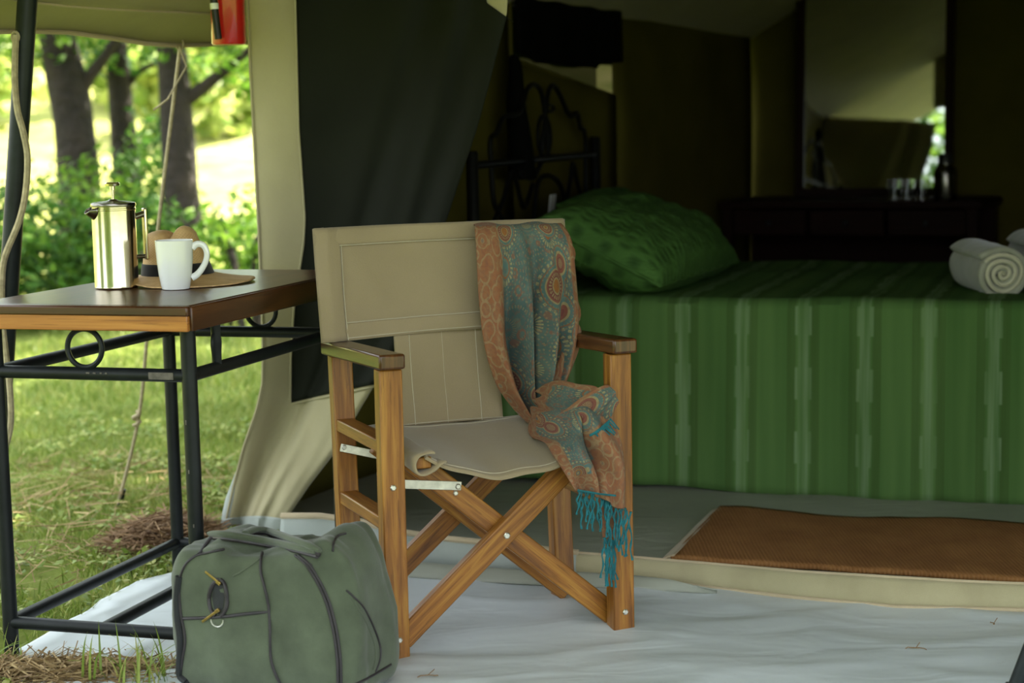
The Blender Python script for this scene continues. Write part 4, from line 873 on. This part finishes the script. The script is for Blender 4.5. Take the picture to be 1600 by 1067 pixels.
# zip pocket: black patch stands in for the shade inside its opening
mb = MB(); ol = [(342, 906), (349, 915), (351, 932), (349, 950), (342, 961), (335, 950), (332, 932), (335, 915)]
cen = onbag(341, 934, .0025); lips = [onbag(*p, .0015) for p in ol]; b0 = len(mb.v); mb.grid([lips, [p.lerp(cen, .55) for p in lips], [p.lerp(cen, .98) for p in lips]], cv=True); P_('pocket_mouth_shade', mb, M['zip'], BG, world=True)
for side in ([(342, 905), (333, 914), (328, 932), (330, 950), (338, 962)], [(344, 905), (352, 914), (355, 932), (354, 950), (346, 962)]):
    piping(side, .0042, .002, 'bagdark', 'zip_tape')
def pull(a, b_):
    p, q = onbag(*a, .005), onbag(*b_, .006); mb = MB(); d = (q - p).normalized(); s_ = d.cross(GD).normalized(); mb.bar(p, q, s_ * .0024, GD * .0008); mb.bar(q - d * .002, q + d * .008, s_ * .0034, GD * .0026); P_('zip_pull', mb, M['brass'], BG, world=True, bevel=.001)
pull((322, 893), (341, 909)); pull((318, 971), (342, 955))
mb = MB(); c_ = onbag(341, 968, .004); mb.tube([c_ + GX * .0135 * math.cos(a) + ZU * (.0135 * math.sin(a)) - GD * .001 for a in [math.pi * (1 + i / 14) for i in range(15)]] + [c_ + GX * .0135], .0014, 8); P_('d_ring', mb, M['steel'], BG, world=True)
# handles: padded straps joined over the top
def handle(pts, r=.012):
    path = []
    for px, py, off in pts:
        h = bag_bvh.ray_cast(CAM0, ray(px, py).normalized()); h2 = bag_bvh.ray_cast(CAM0, ray(px, py + 14).normalized())
        if h[0] is not None: p = h[0] - ray(px, py).normalized() * .016 + ZU * .004
        elif h2[0] is not None: p = aty(px, py, h2[0].y - .004)
        else: p = aty(px, py, off)
        path.append(p)
    path = catmull(path, 7); mb = MB(); mb.tube(path, [r * (1.1 - .35 * abs(2 * i / (len(path) - 1) - 1) ** 4) for i in range(len(path))], 12, flat=.55, up=(.2, .3, 1)); o = P_('handle', mb, M['bag'], BG, world=True)
    mb = MB(); mb.tube([p - V(0, .004, .0075) for p in path], .0042, 8); mb.v = [tuple(v_) for v_ in mb.v]; P_('handle_piping', mb, M['bagdark'], o, world=True)
handle([(330, 837, 3.40), (352, 838, 3.44), (385, 843, 3.42), (425, 850, 3.40), (465, 858, 3.385), (496, 866, 3.38)], .0125)
handle([(384, 836, 3.55), (400, 830, 3.57), (425, 834, 3.57), (455, 845, 3.55), (480, 854, 3.53), (500, 864, 3.50)], .0115)
mb = MB(); pts = [aty(330, 840, 3.455), aty(322, 850, 3.44), onbag(312, 866, .002)]; mb.tube(catmull(pts, 5), .0045, 8, flat=.6); P_('handle_strap', mb, M['bagdark'], BG, world=True); mb = MB(); pts = [aty(496, 868, 3.378), onbag(485, 884, .003)]; mb.tube(pts, .005, 8); P_('handle_strap', mb, M['bagdark'], BG, world=True)

# ---------------------------------------------------------------- poles, ropes, extinguisher
PT, PB = aty(43, 0, 4.22), aty(2, 640, 4.27)
d_ = (PT - PB).normalized(); foot = PB - d_ * (PB.z / d_.z); topp = PB + d_ * ((1.50 - PB.z) / d_.z)
tp = thing('tent_pole', 'leaning black tent pole behind the left side of the table', 'pole', foot)
mb = MB(); mb.tube([foot, topp], .0235, 16); P_('tube', mb, M['pole'], tp, world=True)
mb = MB(); mb.tube([foot, foot + d_ * .02], .03, 16); P_('foot_cap', mb, M['black'], tp, world=True)
f2 = V(.93, 3.28, 0); t2 = V(1.66, 3.32, 1.95); sp = thing('awning_pole', 'slanting dark pole at the lower right corner, outside the tent', 'pole', f2)
mb = MB(); mb.tube([f2, t2], .016, 12); P_('tube', mb, M['pole'], sp, world=True)
mb = MB(); mb.tube([f2, f2.lerp(t2, .012)], .021, 12); P_('foot_cap', mb, M['black'], sp, world=True)
def rope(label, pts, r, n=8, extra=None):
    path = catmull(pts, n); t_ = thing('guy_rope', label, 'rope', path[-1])
    mb = MB(); mb.tube(path, r, 7); P_('cord', mb, M['rope'], t_, world=True); return t_
EA = lambda px, z=EZ: atplane(px, 70, e0, V(EN.x, EN.y, 0))
rg1 = aty(281, 76, EA(281).y - .02); peg = atz(184, 790, .0)
mid = rg1.lerp(peg, .72)
gr = rope('pale guy rope running from the awning edge down to the lawn', [rg1, aty(272, 150, lerp(rg1.y, peg.y, .1)), aty(250, 330, lerp(rg1.y, peg.y, .35)), aty(232, 500, lerp(rg1.y, peg.y, .6)), aty(217, 650, lerp(rg1.y, peg.y, .8)), peg], .0055)
mb = MB(); mb.tube([rg1 + V(.010 * math.cos(a * .5), 0, .012 + .016 * math.sin(a * .5)) for a in range(13)], .003, 6, closed=True); P_('eyelet_loop', mb, M['rope'], gr, world=True)
kn = aty(213, 655, lerp(rg1.y, peg.y, .8)); mb = MB(); mb.tube([kn + V(.010 * math.sin(a * 1.3), .01 * math.cos(a * 1.3), .022 - .005 * a) for a in range(9)], .006, 6); P_('knot', mb, M['rope'], gr, world=True)
mb = MB(); mb.tube([rg1 + V(0, -.004, .006), rg1 + V(.02, -.02, -.05), aty(262, 155, rg1.y - .05), aty(240, 172, rg1.y - .05)], .003, 6); P_('loose_end', mb, M['rope'], gr, world=True)
mb = MB(); mb.tube([peg + V(.02, 0, .05), peg - V(.02, 0, .08)], .008, 8); P_('peg', mb, M['pole'], gr, world=True)
pr = rope('pale rope hanging down along the leaning black pole', [aty(25, 55, 4.20), aty(23, 120, 4.19), aty(27, 170, 4.19), aty(36, 205, 4.18), aty(43, 245, 4.18), aty(40, 300, 4.19), aty(30, 345, 4.20), aty(8, 400, 4.21), aty(3, 440, 4.22), aty(4, 505, 4.22), aty(10, 560, 4.21), aty(15, 600, 4.21), aty(17, 660, 4.22), aty(8, 700, 4.23)], .0078)
mb = MB(); mb.tube([aty(24 + 5 * math.cos(a * .55), 58 + 8 * math.sin(a * .55), 4.20) for a in range(12)], .004, 6, closed=True); P_('eyelet_loop', mb, M['rope'], pr, world=True)
# fire extinguisher hung at the tent corner
ec = aty(358, 70, 4.62); ez = ec.z
fe = thing('fire_extinguisher', 'small red fire extinguisher hanging at the tent corner', 'fire extinguisher', V(ec.x, ec.y, ez))
r_ = .0435
mb = MB(); mb.lathe([(0, .004), (r_ - .012, .002), (r_ - .003, 0), (r_, .004), (r_, .27), (r_ - .006, .295), (r_ - .020, .312), (.014, .318), (.014, .335), (0, .335)], n=40); P_('cylinder', mb, M['red'], fe)
mb = MB(); mb.lathe([(0, .332), (.016, .332), (.016, .365), (.010, .37), (0, .37)], n=16); mb.bar((-.01, 0, .372), (.06, 0, .40), (0, .006, 0), (0, 0, .003)); mb.bar((-.01, 0, .36), (.065, 0, .362), (0, .006, 0), (0, 0, .003)); P_('valve', mb, M['black'], fe)
hp_ = [V(-.012, -.02, .36), V(-.035, -.045, .34), V(-.030, -.056, .25), V(-.026, -.056, .12), V(-.018, -.056, .012)]
hcu = catmull(hp_, 6); mb = MB(); mb.tube(hcu, [.007 if i < 12 else .0095 for i in range(len(hcu))], 10); P_('hose', mb, M['black'], fe)
mb = MB(); k_ = [p for p in hcu if .085 < p.z < .105] or [V(-.024, -.056, .09)]; mb.tube([V(-.0245, -.056, .086), V(-.0252, -.056, .101)], .0112, 10); P_('hose_clip', mb, M['white'], fe)
mb = MB(); mb.tube([V(.02, -.045, .165), V(.03, -.05, .15), V(.026, -.05, .13), V(.038, -.05, .12)], .003, 6); P_('seal_string', mb, M['white'], fe)
mb = MB(); mb.tube([V(0, 0, .37), V(.002, .02, .50), V(.02, .08, .72)], .003, 6); P_('hanging_cord', mb, M['rope'], fe)

# dry twig scraps on the sheet
def scrap(label, px, py, L, seed):
    random.seed(seed); c = atz(px, py, .018); mb = MB(); a = random.uniform(-.4, .8); p = V(c.x, c.y, .014); pts = [p]
    for k in range(6): a += random.uniform(-.7, .7); p = p + V(math.cos(a) * L / 6, math.sin(a) * L / 6, 0); pts.append(V(p.x, p.y, sheet_z(p.x, p.y) + .005))
    mb.tube(pts, .0011, 5); mb.tube([pts[3], pts[3] + V(.012, .018, .006)], .0009, 5); tag(obj('dry_twig', mb, M['haydark']), label, 'twig')
scrap('thin dry twig on the ground sheet at the lower right', 1412, 1012, .05, 3); scrap('curled dry twig on the ground sheet near the bag', 652, 1055, .045, 8); scrap('short dry twig on the ground sheet below the sill', 1552, 972, .02, 5)

# ---------------------------------------------------------------- lawn, straw
def blades(name, pts, hgt, wid, m, lean=.6, label=None, cat=None, parent=None):
    n = len(pts); ang = RNG.uniform(0, 2 * np.pi, n); h = hgt * RNG.uniform(.45, 1.25, n); wd = wid * RNG.uniform(.7, 1.3, n); la = RNG.uniform(0, 2 * np.pi, n); lm = RNG.uniform(.1, lean, n) * h
    dx, dy = np.cos(ang) * wd, np.sin(ang) * wd; lxv, lyv = np.cos(la) * lm, np.sin(la) * lm; p = np.asarray(pts, dtype=float); zero = np.zeros(n)
    v = np.empty((n, 5, 3)); v[:, 0] = p + np.c_[-dx, -dy, zero]; v[:, 1] = p + np.c_[dx, dy, zero]
    v[:, 2] = p + np.c_[dx * .7 + lxv * .4, dy * .7 + lyv * .4, h * .6]; v[:, 3] = p + np.c_[-dx * .7 + lxv * .4, -dy * .7 + lyv * .4, h * .6]; v[:, 4] = p + np.c_[lxv, lyv, h]
    me = bpy.data.meshes.new(name); b = np.arange(n) * 5; me.vertices.add(n * 5); me.vertices.foreach_set('co', v.ravel().astype(np.float32))
    li = np.stack([b, b + 1, b + 2, b + 3, b + 3, b + 2, b + 4], 1).ravel(); me.loops.add(len(li)); me.loops.foreach_set('vertex_index', li.astype(np.int32))
    me.polygons.add(2 * n); ls = np.stack([np.arange(n) * 7, np.arange(n) * 7 + 4], 1).ravel(); me.polygons.foreach_set('loop_start', ls.astype(np.int32)); me.update(calc_edges=True); me.validate()
    me.materials.append(m); o = bpy.data.objects.new(name, me); COL.objects.link(o)
    if label: o['label'] = label; o['category'] = cat
    o['kind'] = 'stuff'; return o
sheet_poly = [(p.x, p.y) for p in F_[::10]] + [(p.x, p.y) for p in B_[::-10]]
def inside(x, y, poly):
    c = np.zeros(len(x), bool); j = len(poly) - 1
    for i in range(len(poly)):
        xi, yi = poly[i]; xj, yj = poly[j]; k = ((yi > y) != (yj > y)) & (x < (xj - xi) * (y - yi) / (yj - yi + 1e-12) + xi); c ^= k; j = i
    return c
def tentu(x, y): return (x - TO.x) * TU.x + (y - TO.y) * TU.y
def tentv(x, y): return (x - TO.x) * TV.x + (y - TO.y) * TV.y
def scatter(n, x0, x1, y0, y1, cl=2.0, thr=-.15):
    x = RNG.uniform(x0, x1, n); y = y0 + (y1 - y0) * RNG.uniform(0, 1, n); d = np.array([noise.noise(V(a * cl, b_ * cl, 2)) for a, b_ in zip(x, y)])
    k = (d > thr + RNG.uniform(-.25, .25, n)) & ~inside(x, y, sheet_poly) & ~((tentu(x, y) > -.03) & (tentv(x, y) > -.05) & (tentv(x, y) < 6)) & (x < -.1 - .0 * y) & (x > -.36 * y - .6)
    return np.c_[x[k], y[k], np.full(k.sum(), -.012)]
tag(blades('grass', scatter(150000, -3.2, -.3, 3.3, 7.2), .034, .0022, M['grass'], 1.2), 'short green grass of the lawn beside the tent', 'grass')
tag(blades('grass', scatter(90000, -6.5, -.2, 7.0, 15), .05, .005, M['grass'], 1.2), 'sunlit grass farther off under the trees', 'grass')
cl = scatter(26000, -2.6, -.5, 3.3, 7.0, 3, .12); 
def leaves(n, pts, sx, sy, up=.5):
    """n leaf quads folded along the midrib"""
    n = len(pts); nrm = RNG.normal(size=(n, 3)); nrm[:, 2] = np.abs(nrm[:, 2]) + up; nrm /= np.linalg.norm(nrm, axis=1)[:, None]; a = RNG.normal(size=(n, 3)); a -= nrm * (a * nrm).sum(1)[:, None]; a /= np.linalg.norm(a, axis=1)[:, None]; b = np.cross(nrm, a)
    s = RNG.uniform(.6, 1.3, n)[:, None]; a = a * s * sx; b = b * s * sy; v = np.empty((n, 4, 3)); v[:, 0] = pts - a; v[:, 1] = pts + b - nrm * sy * .3; v[:, 2] = pts + a; v[:, 3] = pts - b - nrm * sy * .3
    return v
def leafobj(name, pts, sx, sy, m, parent=None, up=.5):
    v = leaves(0, np.asarray(pts, float), sx, sy, up); n = len(v); me = bpy.data.meshes.new(name); me.vertices.add(n * 4); base = np.zeros(3)
    if parent is not None: base = np.array(parent.location)
    me.vertices.foreach_set('co', (v - base).ravel().astype(np.float32)); b = np.arange(n) * 4; li = np.stack([b, b + 1, b + 2, b, b + 2, b + 3], 1).ravel()
    me.loops.add(len(li)); me.loops.foreach_set('vertex_index', li.astype(np.int32)); me.polygons.add(2 * n); me.polygons.foreach_set('loop_start', (np.arange(2 * n) * 3).astype(np.int32)); me.update(calc_edges=True); me.validate()
    me.materials.append(m); o = bpy.data.objects.new(name, me); COL.objects.link(o); o['kind'] = 'stuff'
    if parent is not None: o.parent = parent
    return o
cl[:, 2] = RNG.uniform(.004, .035, len(cl)); tag(leafobj('clover_leaves', cl, .012, .008, M['grass'], up=1.2), 'low broad leaved weeds in the lawn', 'weeds')
def hay(name, label, cx, cy, rx, ry, n, m, L=.10, hmax=.05):
    r = np.sqrt(RNG.uniform(0, 1, n)); t_ = RNG.uniform(0, 6.283, n); x = cx + rx * r * np.cos(t_); y = cy + ry * r * np.sin(t_); z = RNG.uniform(0, 1, n) * hmax * (1 - r ** 2) + .004
    a = RNG.uniform(0, 6.283, n); d = np.c_[np.cos(a), np.sin(a), RNG.normal(0, .22, n)] * (L * RNG.uniform(.4, 1.2, n))[:, None] / 2; w_ = np.c_[-np.sin(a), np.cos(a), RNG.normal(0, .6, n)] * .0016; p = np.c_[x, y, z]
    v = np.stack([p - d - w_, p - d + w_, p + d + w_ * .6, p + d - w_ * .6], 1); v[:, :, 2] = np.maximum(v[:, :, 2], .003); me = bpy.data.meshes.new(name); me.vertices.add(n * 4); me.vertices.foreach_set('co', v.ravel().astype(np.float32)); me.loops.add(n * 4); me.loops.foreach_set('vertex_index', np.arange(n * 4, dtype=np.int32)); me.polygons.add(n); me.polygons.foreach_set('loop_start', (np.arange(n) * 4).astype(np.int32)); me.update(calc_edges=True); me.validate(); me.materials.append(m)
    o = bpy.data.objects.new(name, me); COL.objects.link(o); o['kind'] = 'stuff'; o['label'] = label; o['category'] = 'straw'
c = atz(262, 848, 0); hay('dry_straw', 'heap of brown dry grass lying behind the table', c.x, c.y, .17, .17, 2600, M['haydark'], .11, .08)
c = atz(70, 1062, 0); hay('dry_straw', 'pale dry straw scattered at the lower left corner', c.x, c.y, .30, .11, 2600, M['hay'], .11, .035)
c = atz(85, 800, 0); hay('dry_straw', 'thin pale dry grass lying loose on the lawn', c.x, c.y, .62, 1.0, 1100, M['hay'], .12, .05)
# taller green blades growing by the sheet edge
def tuft(label, px, py, n, L, seed):
    random.seed(seed); c = atz(px, py, 0); mb = MB()
    for k in range(n):
        a = random.uniform(0, 6.28); l = L * random.uniform(.5, 1.1); lean_ = random.uniform(.2, .9); b0 = V(c.x + random.uniform(-.05, .05), c.y + random.uniform(-.03, .03), 0); dv = V(math.cos(a), math.sin(a) * .6, 0)
        pts = [b0 + dv * (l * lean_ * (t_ ** 1.8)) + ZU * (l * (t_ - .45 * lean_ * t_ ** 2.2)) for t_ in [i / 7 for i in range(8)]]; sd_ = V(-dv.y, dv.x, 0).normalized()
        mb.grid([[p - sd_ * .0028 * (1 - (i / 7) ** 2), p + sd_ * .0028 * (1 - (i / 7) ** 2) + ZU * .001] for i, p in enumerate(pts)])
    o = obj('grass_tuft', mb, M['grass'], angle=80); tag(o, label, 'grass', kind='stuff')
tuft('long green grass blades bending over the sheet beside the bag', 225, 1075, 26, .15, 4); tuft('few thin long grass blades by the table leg', 165, 1070, 9, .17, 6); tuft('grass tuft at the foot of the front left table leg', 14, 1045, 14, .11, 9)

# ---------------------------------------------------------------- trees and bushes beyond
def tree(label, base, pts, r0, branches, clouds, m, leaf=(.045, .026)):
    t_ = thing('tree', label, 'tree', base, 0, None); mb = MB(); path = catmull(pts, 6); n = len(path) - 1
    mb.tube(path, [r0 * (1 - .45 * i / n) * (1 + .10 * noise.noise(p * 2.5)) * (1.25 - .25 * min(1, i / 5)) for i, p in enumerate(path)], 14); P_('trunk', mb, M['bark'], t_, world=True, angle=80)
    for bp, br in branches: bb = catmull(bp, 5); mb = MB(); mb.tube(bb, [br * (1 - .7 * i / (len(bb) - 1)) for i in range(len(bb))], 8); P_('branch', mb, M['bark'], t_, world=True)
    pts_ = []
    for (c, rad, k) in clouds:
        g = RNG.normal(size=(k, 3)); g /= np.linalg.norm(g, axis=1)[:, None]; g *= (RNG.uniform(.15, 1, k) ** .6)[:, None]; 
        # clump leaves round twig ends
        tw = RNG.normal(size=(max(6, k // 26), 3)); tw /= np.linalg.norm(tw, axis=1)[:, None]; tw *= (RNG.uniform(.2, 1, len(tw)) ** .5)[:, None]
        idx = RNG.integers(0, len(tw), k); g = tw[idx] + .16 * RNG.normal(size=(k, 3)); pts_.append(np.array(c) + g * np.array(rad))
    if pts_: leafobj('foliage', np.concatenate(pts_), leaf[0], leaf[1], m, t_)
    return t_
YD = 11.5
def q(px, py, y=YD): return aty(px, py, y)
b = V(-2.78, YD, 0)
tree('thick leaning dark tree trunk left of the guy rope', b, [b + V(-.05, 0, 0), q(128, 380), q(122, 270), q(112, 170), q(92, 70), q(70, -40), q(40, -260), q(20, -500)], .155,
     [([q(112, 170), q(140, 120), q(170, 80), q(200, 20), q(230, -60)], .05), ([q(60, -100), q(0, -220), q(-120, -330)], .06)],
     [((-3.4, 11.5, 3.6), (1.6, 1.6, .9), 5200), ((-3.6, 11.6, 1.75), (.8, .7, .35), 700), ((-2.4, 11.3, 1.95), (.7, .6, .28), 520)], M['leafa'])
b = V(-2.62, 12.2, 0)
tree('thinner dark tree trunk between the two thick ones', b, [b, q(200, 300, 12.2), q(192, 200, 12.2), q(184, 100, 12.2), q(180, 0, 12.2), q(190, -300, 12.2)], .105,
     [([q(188, 150, 12.2), q(220, 110, 12.2), q(260, 95, 12.2)], .03)], [((-2.3, 12.4, 3.6), (1.5, 1.5, .9), 4200), ((-2.35, 12.1, 1.72), (.55, .5, .32), 420)], M['leafb'])
b = V(-2.12, 11.0, 0)
tree('thick tree trunk with side branch behind the guy rope', b, [b, q(286, 370, 11), q(282, 280, 11), q(276, 190, 11), q(270, 100, 11), q(264, 30, 11), q(256, -120, 11), q(240, -420, 11)], .125,
     [([q(278, 165, 11), q(310, 142, 11), q(345, 115, 11), q(382, 85, 11), q(430, 30, 11)], .05), ([q(286, 330, 11), q(310, 355, 11), q(330, 345, 11), q(345, 320, 11)], .025)],
     [((-1.7, 11.2, 3.5), (1.5, 1.5, .9), 4200), ((-1.95, 10.8, 1.72), (.42, .4, .30), 420), ((-1.6, 11.3, 1.62), (.35, .4, .26), 240)], M['leafa'])
def bush(label, c, rad, k, m, leaf=(.036, .021), stems=5, group='bushes under the trees'):
    c = V(*c); t_ = thing('bush', label, 'bush', V(c.x, c.y, 0), 0, group)
    for s in range(stems):
        a = random.uniform(0, 6.28); e = V(c.x + math.cos(a) * rad[0] * .6, c.y + math.sin(a) * rad[1] * .6, c.z + rad[2] * random.uniform(0, .8)); mb = MB(); mb.tube(catmull([V(c.x + math.cos(a) * .05, c.y + math.sin(a) * .05, gz(c.x, c.y)), V(c.x, c.y, 0).lerp(e, .5) + V(0, 0, .08), e], 4), .014, 6); P_('stem', mb, M['bark'], t_, world=True)
    tw = RNG.normal(size=(max(8, k // 22), 3)); tw /= np.linalg.norm(tw, axis=1)[:, None]; tw *= (RNG.uniform(.25, 1, len(tw)) ** .5)[:, None]; tw[:, 2] = np.maximum(tw[:, 2], -.95); g = tw[RNG.integers(0, len(tw), k)] + .13 * RNG.normal(size=(k, 3))
    pts = np.array(c) + g * np.array(rad); pts[:, 2] = np.maximum(pts[:, 2], gz(c.x, c.y) + .04); leafobj('foliage', pts, leaf[0], leaf[1], m, t_); return t_
random.seed(21)
bush('dark green bush at the far left edge behind the leaning pole', (-3.05, 10.2, .44), (.70, .6, .44), 3000, M['leafb'])
bush('leafy bush at the foot of the leaning trunk', (-2.62, 10.9, .50), (.40, .5, .44), 1500, M['leafa'])
bush('tall thin bush between the tree trunks', (-2.30, 11.7, .65), (.30, .4, .60), 1100, M['leafb'])
bush('low bush behind the french press', (-2.2, 10.3, .40), (.40, .4, .34), 1500, M['leafb'])
bush('loose bright bush between the right trunk and the tent flap', (-1.62, 10.3, .40), (.45, .4, .36), 800, M['leafa'])
bush('small bush showing beside the tent flap', (-1.42, 9.7, .52), (.28, .3, .16), 320, M['leafa'])
for lab, x, y, rx, rz, k, m in (('pale bush on the sunlit slope, left of the trunks', -8.2, 24, 2.0, 1.1, 1300, 'leafc'), ('sunlit bush on the slope between the trunks', -5.4, 27, 1.5, 1.2, 1100, 'leafc'), ('pale bush high on the slope behind the side branch', -4.2, 24, 1.0, .8, 700, 'leafc'), ('far bush at the top of the sunlit slope', -9.5, 38, 3.0, 2.0, 1300, 'leafc'), ('far rounded bush behind the tent corner', -4.6, 38, 2.0, 1.5, 900, 'leafc')):
    bush(lab, (x, y, gz(x, y) + rz * .8), (rx, rx * .8, rz), k, M[m], (.16, .10), 3, 'bushes on the slope')
# greenery on the open side of the camp, seen only in the mirror, and unseen trees added to cast shade
for lab, x, y, rx, rz in (('broad green bush on the open side of the camp', -4.9, -3.6, 1.9, 1.7), ('green bush across the clearing in front of the tent', -3.5, -5.5, 1.7, 1.4), ('second green bush across the clearing', -9.5, .5, 1.6, 1.5)):
    bush(lab, (x, y, rz * .8), (rx, rx, rz), 4200, M['leafa'], (.11, .07), 4, 'bushes across the clearing')
def shade(label, base, top, clouds): b = V(*base); tree(label, b, [b, b + V(.1, .05, 1.5), b + V(.05, .1, 3.0), V(*top)], .2, [([b + V(.05, .1, 2.8), V(*clouds[0][0])], .09), ([b + V(.05, .1, 3.0), V(*clouds[-1][0])], .08)], clouds, M['leafb'], (.10, .06))
shade('unseen tall tree added behind the tent to shade the near lawn', (2.6, 10.6, 0), (2.4, 10.4, 5.5), [((1.2, 9.2, 5.6), (2.2, 2.0, .9), 2600), ((2.8, 10.4, 5.8), (2.2, 2.2, 1.0), 3000)])
shade('tall tree added out of view to shade the clearing in front of the tent', (-6.5, -6.0, 0), (-6.2, -5.5, 5.5), [((-5.0, -3.6, 5.2), (2.4, 2.2, .9), 3400), ((-7.0, -5.0, 5.6), (2.2, 2.2, 1.0), 3000)])
